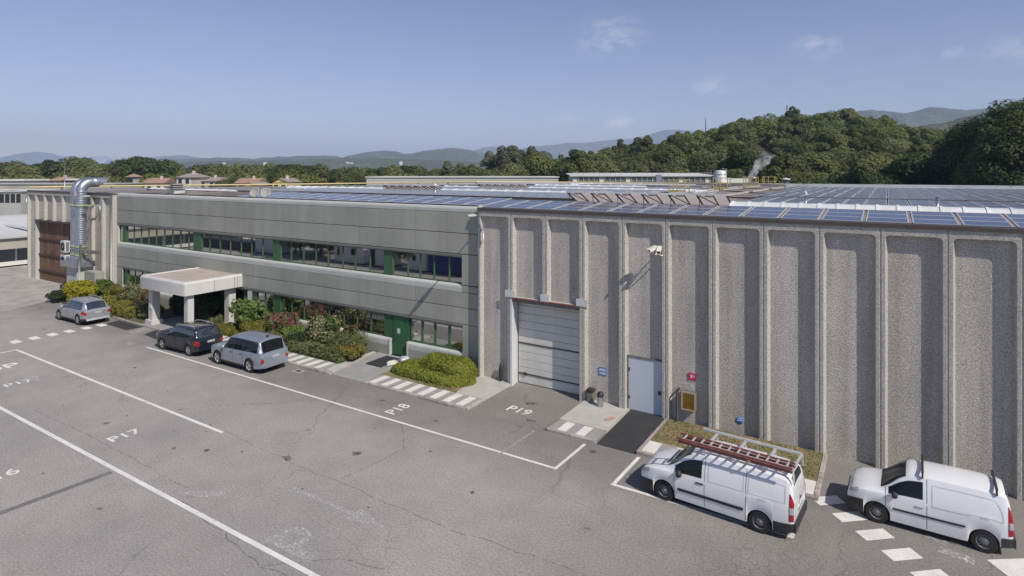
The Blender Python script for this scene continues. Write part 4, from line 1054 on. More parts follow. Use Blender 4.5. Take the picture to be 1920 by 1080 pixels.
# --- three SUVs
def suv(name, label, loc, rz, paint_, L, hw, hgt, wb, fo, belt, rim, rr, boxy, tail, glass=None, wr=.37, rails=None):
    xr = L
    fr = fo+wb
    k = hgt
    top = [(0,.72),(.05,.86),(.25,.97),(.7,1.02),(1.15,1.07),(1.28,1.11),(1.95 if not boxy else 1.78,k-.09),(2.3,k-.02),(2.8,k),(L-1.0,k-.02),(L-.62,k-.07),(L-.5,k-.12),(L-.12 if not boxy else L-.2,belt+.06),(L,belt-.06)]
    if boxy: top[:7] = [(0,.78),(.05,.95),(.22,1.06),(.7,1.10),(1.2,1.13),(1.34,1.17),(1.85,k-.09)]
    if boxy: top[9:] = [(L-.9,k-.01),(L-.5,k-.04),(L-.42,k-.09),(L-.16,belt+.06),(L-.06,belt+.0),(L,belt-.1)]
    bl = [(0,.7),(.05,.82),(.25,.92 if not boxy else 1.0),(1.2,belt-.02),(2.2,belt),(L-.5,belt+.05),(L-.1,belt+.03),(L,belt-.07)]
    pl = [(0,.74),(.06,.82),(.2,.92),(.5,.98),(.9,1),(L-.9,1),(L-.4,.98),(L-.12,.93),(L,.85)]
    if boxy: pass
    ro = [(0,.62),(.6,.74),(1.2,.72),(1.9,.63),(L-.8,.64),(L-.4,.66),(L,.7)]
    if boxy: ro = [(0,.68),(.6,.8),(1.2,.8),(1.85,.70),(L-.8,.71),(L-.4,.73),(L,.76)]
    lo = [(0,.38),(.1,.3),(.4,.26),(1.4,.26),(L-1,.26),(L-.3,.34),(L,.4)]
    t, B = vehicle(name, label, 'car', loc, rz, dict(body=dict(L=L, hw=hw, top=top, belt=bl, plan=pl, roof=ro, low=lo, wheels=(fo, fr), ra=wr+.05, wz=wr), paint=paint_, wr=wr, rim=rim, rimr=rr, glass=glass,
        side_windows=[(1.40, 2.34, 1.05, 1.88, None), (2.39, 3.24, 1.05, 1.88, None), (3.29, L-.62 if not boxy else L-.45, 1.08, 1.82, None)],
        screens=[('windscreen', 1.27 if not boxy else 1.33, 1.97 if not boxy else 1.84, 2.06, None), ('rear_window', L-.49 if not boxy else L-.40, L-.14 if not boxy else L-.17, 2.06, None)]))
    strip(B, t, 'window_surround', M['black_plastic'], 1.38, L-.5 if not boxy else L-.38, 1.02, 1.92, .003, nx=20)
    seams(B, t, [1.36, 2.36, 3.26], .1, 1.0)
    mirrors(t, 1.5, hw-.04, belt+.05, paint_)
    handles(B, t, (2.2, 3.1), .8, paint_ if not boxy else M['black_plastic'])
    plate(t, L+.004, -.26, .26, belt-.18)
    strip(B, t, 'sill_trim', M['black_plastic'], fo+wr+.06, fr-wr-.06, 0, .14, .012)
    strip(B, t, 'rear_bumper', M['black_plastic'] if not boxy else paint_, fr+wr+.06, L, 0, .22 if not boxy else .3, .014)
    MB().box(L-.02, -hw*.8, .38, L+.05, hw*.8, .5).build('bumper_bar', M['alu'] if not boxy else paint_, t, (0,0,0), world=False)
    for sd in (1, -1):
        B.patch(MB(), lin(.04,.42,6), lin(.78,.98,3), sd, .008).build('headlight', M['clear_lens'], t, (0,0,0), world=False)
        va, vb, xa = tail
        B.patch(MB(), lin(L-xa,L,6), lin(va,vb,4), sd, .012).build('tail_light', M['red_lens'], t, (0,0,0), world=False)
        q = MB(); q.box(L-.005, sd*hw*.83-.14, B.zb(L)+(belt-B.zb(L))*va*.97, L+.02, sd*hw*.83+.02, B.zb(L)+(belt-B.zb(L))*vb*.95); q.build('tail_light', M['red_lens'], t, (0,0,0), world=False)
    if rails:
        for sd in (-1, 1):
            q = MB(); ps = [(x, sd*.61, B.top(x)+.035-(.07 if x in (1.95, L-.7) else 0)) for x in [1.95]+lin(2.1, L-.85, 6)+[L-.7]]; q.tube(ps, .02, 6); q.build('roof_rail', rails, t, (0,0,0), world=False)
    return t, B
silver = paint('silver_paint', (.46,.47,.49), .3, .55)
navy = paint('dark_blue_paint', (.018,.024,.04), .22, .3)
silver_blue = paint('silver_blue_paint', (.36,.40,.47), .3, .55)
suv('parked_car', 'silver five-door SUV with tinted rear glass, parked farthest left beside the yellow shrub', (-53.17-.86+.1, 21.06, 0), R(1.2), silver, 4.78, .95, 1.77, 2.9, .86, 1.08, 'ten', .24, False, (.62,.88,.42), M['tint_glass'], .38, M['alu'])
suv('parked_car', 'dark navy SUV with roof rails, parked in front of the entrance canopy', (-38.77-.86, 21.12, 0), R(2.4), navy, 4.53, .92, 1.71, 2.755, .86, 1.04, 'five', .235, True, (.5,.88,.34), M['tint_glass'], .36, M['alu'])
t3, B3 = suv('parked_car', 'boxy silver-blue SUV with upright tailgate, parked behind the dark SUV', (-33.17-.83+.05, 21.36, 0), R(.8), silver_blue, 4.9, .955, 1.88, 2.95, .84, 1.10, 'seven', .25, True, (.42,.72,.1), None, .39)
q = MB(); 
for i in range(4): B3.patch(q, [1.24,1.32], [.5+.1*i,.56+.1*i], 1, .01); B3.patch(q, [1.24,1.32], [.5+.1*i,.56+.1*i], -1, .01)
q.build('side_vent', M['black_plastic'], t3, (0,0,0), world=False)
MB().box(4.1,-.06,1.85,4.24,.06,1.93).build('roof_aerial', M['black_plastic'], t3, (0,0,0), world=False)
MB().box(4.41,-.5,1.55,4.62,.5,1.62).build('parcel_shelf', M['plate'], t3, (0,0,0), world=False) if False else None
# trailers across the yard, out of the picture but mirrored in the upper windows
def trailer(x0, x1, y, m, label, z1=3.9):
    t = thing('lorry_trailer', label, 'trailer', ((x0+x1)/2, y, 0))
    MB().box(x0, y-1.25, 1.1, x1, y+1.25, z1).build('box', m, t)
    MB().box(x0+.3, y-1, .75, x1-.3, y+1, 1.1).build('chassis', M['dark_rail'], t)
    for x in (x0+1.2, x1-2.6, x1-1.3):
        for s in (-1, 1): MB().lathe([(.2,-.14),(.5,-.14),(.52,0),(.5,.14),(.2,.14)], (x, y+s*1.05, .52), 'y', 20).build('wheel', M['tyre'], t)
M['blue_box'] = mat('blue_box', (.02,.045,.2), .5); M['white_box'] = mat('white_box', (.6,.6,.6), .5); M['red_box'] = mat('red_box', (.3,.02,.03), .5); M['dark_box'] = mat('dark_box', (.05,.05,.06), .6)
def container(x0, x1, m, label, h=2.6, y0=.4, y1=2.9, lift=.15, wins=()):
    t = thing('container', label, 'container', ((x0+x1)/2, (y0+y1)/2, 0))
    b = MB(); b.box(x0, y0, lift, x1, y1, h); k = x0+.15
    while k < x1-.2: b.box(k, y1, lift+.1, k+.12, y1+.03, h-.1); k += .3
    b.build('shell', m, t); MB().box(x0+.1, y0+.1, 0, x1-.1, y1-.1, lift).build('skid', M['dark_rail'], t)
    for (a, c, z0, z1) in wins: MB().box(a, y1+.03, z0, c, y1+.06, z1).build('opening', M['dark'], t)
END_ = ' across the yard, seen mirrored in the upper windows'
container(-43.0, -36.5, M['blue_box'], 'blue container'+END_, 3.0)
container(-46.2, -43.4, M['white_box'], 'white cabin with one small window next to the blue container, mirrored upstairs', 2.9, wins=((-45.4,-44.9,1.2,1.8),))
container(-52.2, -49.4, M['white_box'], 'white cabin with a door opening, mirrored in the upper windows', 2.9, wins=((-51.9,-51.2,.2,2.2),))
container(-58.2, -53.2, M['white_box'], 'longer white cabin with two dark windows, mirrored in the upper windows', 2.9, wins=((-55.2,-54.4,1.1,1.9),(-57.6,-57.2,.9,1.9)))
container(-74.0, -69.6, M['white_box'], 'plain pale cabin beyond the trees, mirrored in the upper windows', 3.0)
container(-97.5, -75.0, M['dark_box'], 'long low dark trailer bed'+END_, 1.35)
container(-104.0, -98.2, M['red_box'], 'red container beyond the dark trailer, mirrored in the left upper windows', 1.3)
# ---------------------------------------------------------------- small things on and round the factory
def wall_lamp(x, label, y0=YW, zt=8.7, head=1.5, dx=0):
    t = thing('wall_lamp', label, 'lamp', (x, y0-.1, zt-1.2), 'arm lamps along the wall top')
    MB().tube([(x,y0-.1,zt-1.25),(x,y0-.1,zt-.1),(x,y0-.16,zt+.06),(x+dx*.3,y0-.45,zt+.16),(x+dx,y0-head,zt+.22)], .035, 8).build('pole', M['zinc'], t)
    MB().box(x-.05,y0-.1,zt-1.1,x+.05,y0,zt-1.0).box(x-.05,y0-.1,zt-.4,x+.05,y0,zt-.3).build('bracket', M['zinc'], t)
    h = MB(); a = Vector((x+dx, y0-head+.1, zt+.24)); 
    prof = [(.03,0),(.09,.05),(.15,.2),(.16,.45),(.11,.65),(.02,.72)]
    k = len(h.v); h.lathe(prof, (0,0,0), 'y', 12)
    h.v = [(x+dx+v[0]*1.05, y0-head+.12-v[1], zt+.26+v[2]*.55) for v in h.v]
    h.build('lamp_head', M['facade_edge'], t)
wall_lamp(-18.37, 'grey arm lamp on the wall corner between the office front and the ribbed concrete', YW, 8.68, 1.25, .25)
wall_lamp(-61.0, 'grey arm lamp beside the steel duct near the left end of the office front', YW, 8.75, 1.2, .6)
wall_lamp(-77.1, 'grey arm lamp on the far left corner of the ribbed wall', YW, 9.0)
def camera_thing(x, y, z, label, d):
    t = thing('security_camera', label, 'camera', (x, YB, z-.25), 'security cameras on the ribbed wall')
    M['cam_white'] = M.get('cam_white') or mat('camera_white', (.75,.72,.62), .45)
    b = MB(); dv = Vector((d, -.75, -.35)).normalized(); c = Vector((x, y, z)); rt = dv.cross(Vector((0,0,1))).normalized(); up = rt.cross(dv)
    b.obox(c, dv*.2, rt*.075, up*.07); b.build('housing', M['cam_white'], t)
    MB().obox(c+up*.085+dv*.04, dv*.23, rt*.09, up*.012).build('sun_shield', M['cam_white'], t)
    MB().obox(c+dv*.203, dv*.003, rt*.055, up*.05).build('lens', M['dark'], t)
    MB().tube([(x,YB,z-.25),(x,(y+YB)/2,z-.3),(x,y+.02,z-.22),tuple(c-up*.06)], .03, 8).build('arm', M['cam_white'], t)
    MB().box(x-.08,YB-.03,z-.36,x+.08,YB+.002,z-.14).build('wall_plate', M['cam_white'], t)
camera_thing(-8.92, 26.1, 7.74, 'cream security camera on the ribbed wall above the steel door, the left of the pair', -.55)
camera_thing(-8.62, 26.1, 7.72, 'cream security camera on the ribbed wall above the steel door, the right of the pair', .12)

def sign(name, label, x0, x1, z0, z1, col, lines, ink=(.75,.76,.76), cat='sign', y=YB-.03):
    m = mat(name+'_face', col, .5)
    t = thing(name, label, cat, ((x0+x1)/2, y, z0))
    MB().box(x0, y, z0, x1, y+.02, z1).build('board', m, t)
    mi = mat(name+'_ink', ink, .5)
    for (tx, size, x, z) in lines:
        o = link('lettering', text_mesh(tx, size, mi, .006), t, (x, y-.004, z)); o.rotation_euler.x = R(90)
    return t
sign('area_sign', 'blue sign reading AREA on the ribbed wall right of the white sectional door', -11.82, -11.42, 1.42, 1.78, (.035,.2,.45), [('AREA', .145, -11.79, 1.63), ('VIDEO', .12, -11.79, 1.47)])
t = sign('fire_sign', 'small red pictogram sign on the ribbed wall above the brown cabinet', -7.52, -7.16, 1.95, 2.28, (.45,.035,.1), [], (.75,.5,.55))
MB().box(-7.42,YB-.034,2.06,-7.33,YB-.031,2.22).box(-7.3,YB-.034,2.1,-7.24,YB-.031,2.2).build('pictogram', mat('pale_pink',(.75,.5,.55),.5), t)
MB().box(-7.52,YB-.012,1.88,-7.16,YB-.002,1.93).build('lower_strip', M['white_steel'], t)
t = thing('utility_mark', 'small blue round utility mark low on the ribbed wall above the grass verge', 'sign', (-5.35, YB, .5))
b = MB(); b.lathe([(.001,-.015),(.15,-.015),(.15,0)], (-5.35,YB-.004,.62), 'y', 20); b.build('disc', mat('utility_blue',(.05,.2,.5),.5), t)
MB().box(-5.45,YB-.025,.6,-5.25,YB-.02,.64).box(-5.42,YB-.025,.68,-5.28,YB-.02,.7).build('mark', M['white_steel'], t)
# brown cabinet
t = thing('hydrant_cabinet', 'amber glass fire cabinet in a pale frame on the ribbed wall beside a dark pipe', 'cabinet', (-7.4, YB-.2, .7))
cx0, cx1, cz0, cz1 = -7.72, -7.12, .72, 1.5; yy = YB-.34
b = MB(); b.box(cx0,yy,cz0,cx1,YB-.01,cz1); b.build('case', M['old_steel'], t)
b = MB(); f_ = .05; b.box(cx0-.02,yy-.02,cz0-.02,cx0+f_,yy,cz1+.02); b.box(cx1-f_,yy-.02,cz0-.02,cx1+.02,yy,cz1+.02); b.box(cx0+f_,yy-.02,cz0-.02,cx1-f_,yy,cz0+f_); b.box(cx0+f_,yy-.02,cz1-f_,cx1-f_,yy,cz1+.02); b.build('frame', mat('tan_frame',(.42,.34,.22),.6), t)
MB().box(cx0+f_,yy-.008,cz0+f_,cx1-f_,yy-.002,cz1-f_).build('pane', mat('amber_pane',(.19,.10,.012),.25,var=(4,.6,1.3)), t)
tag(MB().tube([(-7.92,YB-.3,.1),(-7.92,YB-.3,1.42),(-7.92,YB-.02,1.5)], .055, 8).build('standpipe', M['black_plastic']), 'dark upright pipe beside the amber fire cabinet on the ribbed wall', 'pipe')
# bins
t = thing('waste_bin', 'square dark litter bin standing by the right jamb of the white sectional door', 'bin', (-12.15, 26.55, .12))
MB().box(-12.28,26.40,.12,-12.0,26.66,.6).build('body', M['old_steel'], t); MB().box(-12.3,26.38,.6,-11.98,26.68,.74).box(-12.26,26.37,.63,-12.02,26.38,.71).build('lid', M['black_plastic'], t)
t = thing('ash_bin', 'round grey ashtray bin with dark domed top on the concrete slab by the door', 'bin', (-11.5, 26.2, .12))
MB().lathe([(.14,.12),(.145,.14),(.145,.56),(.14,.58)], (-11.5,26.2,0), 'z', 18).build('body', M['zinc'], t); MB().lathe([(.15,.58),(.16,.6),(.16,.7),(.12,.79),(.001,.82)], (-11.5,26.2,0), 'z', 18).build('lid', M['black_plastic'], t)
# pink rag on the slab edge
rs2 = random.Random(9); b = MB(); n = 7
for i in range(n):
    for j in range(n):
        u, v = i/(n-1)-.5, j/(n-1)-.5
        b.v.append((-10.55+.28*u+.06*math.sin(5*v), 25.1+.45*v+.06*math.sin(6*u), .13+.07*abs(math.sin(4*u+3*v))*(1-1.6*max(abs(u),abs(v)))+.012*rs2.random()))
for i in range(n-1):
    for j in range(n-1): b.f.append([i*n+j,(i+1)*n+j,(i+1)*n+j+1,i*n+j+1]); b.mi.append(0); b.sm.append(True)
tag(b.build('cloth', mat('pink_cloth',(.5,.27,.2),.9)), 'crumpled pinkish cloth lying on the concrete slab beside the black ramp', 'cloth')
# bags by the side door
M['bag'] = mat('clear_bag', (.5,.53,.55), .25, coat=.5, var=(6,.8,1.1)); M['bag2'] = mat('cream_bag', (.62,.6,.5), .5, var=(6,.8,1.1))
def lump(name, c, r, m, label, seed, cat='bag'):
    rs_ = np.random.default_rng(seed); b = MB(); nu, nv = 16, 9; ph = rs_.uniform(0, 6, 6)
    for j in range(nv):
        th = math.pi*j/(nv-1)
        for i in range(nu):
            a = 2*math.pi*i/nu; k = 1+.13*math.sin(3*a+ph[0]+2*th)+.09*math.sin(5*a+ph[1]-3*th)+.05*math.sin(9*a+ph[2]+7*th)
            b.v.append((c[0]+r[0]*k*math.sin(th)*math.cos(a), c[1]+r[1]*k*math.sin(th)*math.sin(a), c[2]+r[2]*(1+max(-.75, math.cos(th))*k)))
    for j in range(nv-1):
        for i in range(nu): b.f.append([j*nu+i,j*nu+(i+1)%nu,(j+1)*nu+(i+1)%nu,(j+1)*nu+i]); b.mi.append(0); b.sm.append(True)
    return tag(b.build(name, m, fix=True), label, cat)
lump('plastic_bag', (-23.95,26.35,.02), (.3,.3,.19), M['bag'], 'clear plastic rubbish sack leaning by the green side door', 1)
lump('plastic_bag', (-24.2,25.55,.02), (.24,.38,.15), M['bag2'], 'cream plastic sack lying in front of the clear one by the clipped hedge', 2)
lump('rock', (-17.35,26.55,.05), (.1,.1,.5), M['black_plastic'], 'short black post standing at the foot of the ribbed wall beside the pale slab', 3, 'post').name = 'bollard'
o = tag(MB().box(-83,24.9,0,-82.7,25.2,1.5).box(-82.98,24.92,1.5,-82.72,25.18,1.9).build('warning_post', mat('orange_yellow',(.75,.33,.03),.6)), 'orange and yellow post at the far left corner of the ribbed wall', 'post')

# exhaust duct with fans
t = thing('exhaust_duct', 'tall twin galvanised exhaust duct with a bent top beside the brown door', 'duct', (-62.9, 25.6, 1.2))
def ribbed_pipe(x, y, r, z0, z1, zb_, out, n=26):
    pts = []; rr = []
    for i in range(n+1):
        z = z0+(z1-z0)*i/n
        for dz, k in ((-.035,1.0),(0,1.045),(.035,1.0)): pts.append((x,y,z+dz)); rr.append(r*k)
    R_ = zb_
    for i in range(1, 8):
        a = math.pi/2*i/7; pts.append((x, y+R_*(1-math.cos(a)), z1+.04+R_*math.sin(a))); rr.append(r)
    pts.append((x, y+R_+out*.5, z1+.04+R_)); rr.append(r)
    return pts, rr
for (x, y, r, nm, out) in ((-62.5,25.5,.44,'main_pipe',.7),(-63.75,25.6,.42,'side_pipe',.3)):
    pts, rr = ribbed_pipe(x, y, r, 4.1, 9.35, .85, out)
    b = MB(); b.tube(pts, rr, 18)
    e = Vector(pts[-1]); n = 18; k = len(b.v)     # obliquely cut mouth
    ring = [(e.x+r*math.cos(2*math.pi*j/n), e.y, e.z+r*math.sin(2*math.pi*j/n)) for j in range(n)]; ring2 = [(p[0], e.y+.15+1.0*(.5+(p[2]-e.z)/(2*r)), p[2]) for p in ring]
    b.add(ring+ring2, [(j,(j+1)%n,n+(j+1)%n,n+j) for j in range(n)], 0, True)
    b.build(nm, M['zinc'], t)
b = MB()
for z in (8.1, 4.35, 3.6): b.lathe([(.46,z-.09),(.5,z-.09),(.5,z+.09),(.46,z+.09)], (-62.5,25.5,0), 'z', 20); b.lathe([(.4,z-.09),(.44,z-.09),(.44,z+.09),(.4,z+.09)], (-63.75,25.6,0), 'z', 20)
b.build('clamp_band', mat('green_band',(.3,.36,.2),.5), t)
MB().bar((-62.1,25.5,8.1),(-61.2,26.5,8.15),.08).bar((-62.9,25.8,8.1),(-62.6,26.6,8.1),.08).build('wall_stay', mat('green_band2',(.3,.36,.2),.5), t)
MB().tube([(-62.5,25.5,3.0),(-62.5,25.5,4.1)], [.5,.44], 18).tube([(-63.75,25.6,3.0),(-63.75,25.6,4.1)], [.42,.38], 14).build('lower_sleeve', M['zinc'], t)
MB().slab([(-64.7,24.7),(-61.6,24.7),(-61.6,26.3),(-64.7,26.3)], 2.55, 3.05).slab([(-64.1,24.9),(-61.9,24.9),(-61.9,26.2),(-64.1,26.2)], 3.05, 3.3).build('fan_box', M['zinc'], t)
MB().box(-64.1,25.0,.1,-62.0,26.3,2.55).build('cabinet', M['facade_edge'], t)
MB().box(-61.8,25.5,.1,-59.9,26.3,2.2).build('cabinet', M['facade'], t)
MB().box(-60.0,25.6,.1,-59.6,26.2,1.6).build('small_cabinet', M['old_steel'], t)
MB().bar((-62.0,25.2,4.0),(-59.9,25.9,3.95),.18,.32).bar((-61.8,25.2,2.4),(-61.8,25.2,4.6),.16).build('cable_tray', M['old_steel'], t)
MB().tube([(-61.6,25.0,.2),(-61.6,25.0,3.6)], .09, 8).build('thin_pipe', M['facade_edge'], t)
for i, z in enumerate((2.45, 3.75)):
    u = thing('fan_unit', ('upper' if i else 'lower')+' of two white condenser units with a black fan, hung beside the steel duct', 'fan unit', (-64.6, 24.6, z), 'condenser units beside the duct')
    MB().box(-65.1,24.9,z,-64.2,25.3,z+1.05).box(-65.1,24.9,z,-64.2,24.9,z).build('casing', M['white_steel'], u)
    MB().lathe([(.001,-.03),(.12,-.03),(.13,-.01)], (-64.65,24.9,z+.52), 'y', 16).lathe([(.38,-.012),(.42,-.03),(.44,-.0)], (-64.65,24.9,z+.52), 'y', 24).build('guard', M['zinc'], u)
    MB().lathe([(.001,-.008),(.40,-.008)], (-64.65,24.9,z+.52), 'y', 24).build('fan', M['dark'], u)
    q = MB().box(-64.19,24.98,z+.08,-64.185,25.22,z+.95); q.build('side_grille', M['old_steel'], u)
MB().box(-62.72,25.03,8.98,-62.3,25.06,9.4).build('duct_label', mat('pale_pink_label',(.65,.5,.52),.5), t)

# roof furniture
t = thing('chimney_vent', 'square concrete vent with louvred head standing on the office roof', 'chimney', (-51.2, 28, 9.2))
MB().box(-51.7,27.6,9.15,-50.8,28.5,9.72).build('shaft', M['canopy_side'], t)
b = MB()
for z in (9.76,9.92,10.08): b.box(-51.85,27.45,z,-50.65,28.65,z+.08)
b.box(-51.6,27.7,9.72,-50.9,28.4,10.2); b.build('louvre', M['walk'], t)
def dish(x, y, z, label, rz_):
    t = thing('satellite_dish', label, 'satellite dish', (x, y, z), 'satellite dishes on the office roof')
    b = MB(); rt = Matrix.Rotation(rz_, 3, 'Z') @ Matrix.Rotation(R(62), 3, 'X')
    for pr in ([(.001,0),(.12,.012),(.24,.05),(.34,.105)],): b.lathe(pr, (0,0,0), 'z', 22)
    b.v = [tuple(rt @ Vector(v)+Vector((x,y,z+.42))) for v in b.v]; b.build('reflector', M['facade'], t)
    q = MB(); q.lathe([(.335,.1),(.36,.1),(.36,.12),(.335,.12)], (0,0,0), 'z', 22); q.v = [tuple(rt @ Vector(v)+Vector((x,y,z+.42))) for v in q.v]; q.build('rim', M['white_steel'], t)
    MB().tube([(x,y+.1,z),(x,y+.1,z+.4)], .03, 6).build('mast', M['zinc'], t)
dish(-39.75, 27.55, 9.22, 'white satellite dish behind the office parapet, the one nearer the chimney vent', R(25)); dish(-38.7, 27.7, 9.22, 'satellite dish with white rim behind the office parapet, the one farther from the chimney vent', R(40))
M['yellow'] = mat('yellow_paint', (.52,.40,.17), .5); M['gas_yellow'] = mat('gas_pipe_yellow', (.62,.52,.25), .5)
t = thing('gas_pipe', 'long yellow gas pipe running along the far edge of the roof', 'pipe', (-75, 27, 9.3))
pp = [(-77.0,26.6,9.55),(-75.5,29,9.6),(-64,51,9.6),(-51.2,71.8,9.72)]
MB().tube(pp, .085, 8).build('pipe_run', M['gas_yellow'], t)
MB().tube([(-51.2,71.9,9.72),(-13,71.9,9.85)], .1, 8).build('pipe_run', M['gas_yellow'], t)
b = MB()
for i in range(12):
    f = i/11; p = Vector(pp[1]).lerp(Vector(pp[3]), f); b.box(p.x-.06,p.y-.06,9.2,p.x+.06,p.y+.06,p.z-.09)
b.build('pipe_stand', M['coping'], t)
def railing(x0, x1, y, z, label):
    t = thing('roof_railing', label, 'railing', ((x0+x1)/2, y, z), 'yellow railings between the solar fields')
    b = MB(); y1 = y+1.1
    for (x, yy) in ((x0,y),(x1,y),(x0,y1),(x1,y1),((x0+x1)/2,y)): b.bar((x,yy,z),(x,yy,z+1.05),.06)
    b.build('post', M['yellow'], t); b = MB()
    for zz in (z+.55, z+1.05): b.bar((x0,y,zz),(x1,y,zz),.05); b.bar((x0,y1,zz),(x1,y1,zz),.05); b.bar((x0,y,zz),(x0,y1,zz),.05); b.bar((x1,y,zz),(x1,y1,zz),.05)
    b.build('rail', M['yellow'], t); MB().box(x0,y-.01,z+.02,x1,y+.01,z+.3).build('toe_board', M['yellow'], t)
railing(-13.8,-12.6,44,9.55,'yellow roof railing nearest, beside the second row of white domes'); railing(-13.0,-11.8,54,9.6,'yellow roof railing in front of the white storage tank')
railing(-12.4,-11.2,64,9.6,'yellow roof railing standing right of the steam plume'); railing(-11.6,-10.4,70,9.6,'yellow roof railing at the end of the white parapet')
def stub(x, y, z0, h, r, label, cap=True):
    t = thing('roof_vent', label, 'vent pipe', (x, y, z0))
    MB().tube([(x,y,z0),(x,y,z0+h)], r, 12).build('pipe', M['zinc'], t)
    if cap: MB().lathe([(r*1.35,z0+h+.05),(r*1.35,z0+h+.12),(.001,z0+h+.25)], (x,y,0), 'z', 12).build('cap', M['white_steel'], t)
stub(-13.9, 78, 9.2, 1.15, .2, 'slim grey vent pipe with cap right of the steam plume'); stub(-10.0, 75.5, 9.3, .95, .38, 'stout pale vent pipe on the back edge of the solar roof')
stub(-28.9, 35.2, 9.6, .5, .1, 'dark little vent pipe standing among the solar panels above the office'); stub(-3.5, 33.4, 9.6, .4, .06, 'thin vent pipe behind the near white skylight strip'); stub(1.9, 33.2, 9.6, .45, .07, 'thin vent pipe behind the skylight strip toward the wall end', False)
t = thing('antenna_mast', 'thin antenna mast on the roof of the left wing', 'mast', (-71.2, 27.6, 9.2))
MB().tube([(-71.2,27.6,9.1),(-71.2,27.6,12.2)], .035, 6).build('pole', M['zinc'], t); MB().bar((-71.7,27.6,12.0),(-70.7,27.6,12.0),.03).bar((-71.5,27.6,11.6),(-70.9,27.6,11.6),.03).build('aerial', M['zinc'], t)

# steam
V = bpy.data.materials.new('steam'); V.use_nodes = True; n_ = V.node_tree.nodes; n_.clear()
vo = n_.new('ShaderNodeOutputMaterial'); pv = n_.new('ShaderNodeVolumePrincipled'); pv.inputs['Density'].default_value = 3.0; pv.inputs['Color'].default_value = (.98,.98,1,1); pv.inputs['Anisotropy'].default_value = .1
V.node_tree.links.new(pv.outputs[0], vo.inputs['Volume'])
_s = n_.new('ShaderNodeSeparateXYZ'); _m = n_.new('ShaderNodeMapRange'); _m.inputs[1].default_value = 9.5; _m.inputs[2].default_value = 14.8; _m.inputs[3].default_value = 1; _m.inputs[4].default_value = .04; _k = n_.new('ShaderNodeMath'); _k.operation = 'MULTIPLY'
_p = n_.new('ShaderNodeNewGeometry'); _n = n_.new('ShaderNodeTexNoise'); _n.inputs['Scale'].default_value = 1.1; _n.inputs['Detail'].default_value = 5
_r = n_.new('ShaderNodeMapRange'); _r.interpolation_type = 'SMOOTHSTEP'; _r.inputs[1].default_value = .40; _r.inputs[2].default_value = .66; _r.inputs[3].default_value = .0; _r.inputs[4].default_value = 3.4
for _a, _b in ((_p.outputs['Position'], _n.inputs['Vector']), (_n.outputs['Fac'], _r.inputs[0]), (_r.outputs[0], _k.inputs[0]), (_p.outputs['Position'], _s.inputs[0]), (_s.outputs[2], _m.inputs[0]), (_m.outputs[0], _k.inputs[1]), (_k.outputs[0], pv.inputs['Density'])): V.node_tree.links.new(_a, _b)
def fwd_pt(a, t, z): return Vector((t*(a*C_-S_), t*(a*S_+C_), z))
b = MB(); rs3 = random.Random(4)
rs_ = np.random.default_rng(12); nu, nv = 14, 30
pts = [fwd_pt((1404+44*f**1.15-960)/1124, 100, 9.3+5.3*f**.85) for f in lin(0,1,nv)]
for j, p in enumerate(pts):
    f = j/nv; r0 = .22+.95*f**.8
    for i in range(nu):
        a = 2*math.pi*i/nu; k = 1+.2*math.sin(a*2+j*.5)+.12*math.sin(a*3-j*.8)+.06*rs_.normal()
        q = Vector((C_,S_,0))*math.cos(a)+Vector((-S_,C_,0))*math.sin(a)+Vector((0,0,-.45))*math.cos(a)
        b.v.append(tuple(p+q*r0*k))
for j in range(nv-1):
    for i in range(nu): b.f.append([j*nu+i,j*nu+(i+1)%nu,(j+1)*nu+(i+1)%nu,(j+1)*nu+i]); b.mi.append(0); b.sm.append(True)
b.f.append(list(range(nu))[::-1]); b.mi.append(0); b.sm.append(False); b.f.append([(nv-1)*nu+i for i in range(nu)]); b.mi.append(0); b.sm.append(False)
tag(b.build('steam_plume', V, fix=True), 'white plume of steam drifting right in front of the dark wooded hill', 'steam')

# ---------------------------------------------------------------- buildings beyond
def at_depth(px, t, z=0): return fwd_pt((px-960)/1124, t, z)
def zpix(py, t): return 11.2+(322-py)/1124*t
M['pale_wall'] = mat('pale_wall', (.42,.42,.4), .8, streak=(.5,.06)); M['white_wall'] = mat('white_wall', (.68,.66,.61), .8); M['cream_wall'] = mat('cream_wall', (.55,.45,.28), .8); M['yellow_wall'] = mat('yellow_wall', (.72,.52,.22), .8)
M['pinkgrey_wall'] = mat('pink_stone_wall', (.58,.51,.47), .9, var=(.6,.85,1.12)); M['tile'] = mat('roof_tile', (.33,.205,.15), .9, fine=(3,.75,1.25), objvar=.15); M['tile_grey'] = mat('weathered_tile', (.29,.245,.215), .9, fine=(3,.75,1.25)); M['dark_pane'] = mat('dark_pane', (.03,.035,.04), .2)
M['grey_pane'] = mat('grey_pane', (.16,.175,.18), .2); M['beige_wall'] = mat('beige_wall', (.42,.39,.33), .85, streak=(.6,.1), var=(.3,.9,1.08)); M['white_roof'] = mat('white_roof', (.6,.59,.57), .7, var=(.15,.86,1.06), streak=(.4,.05))
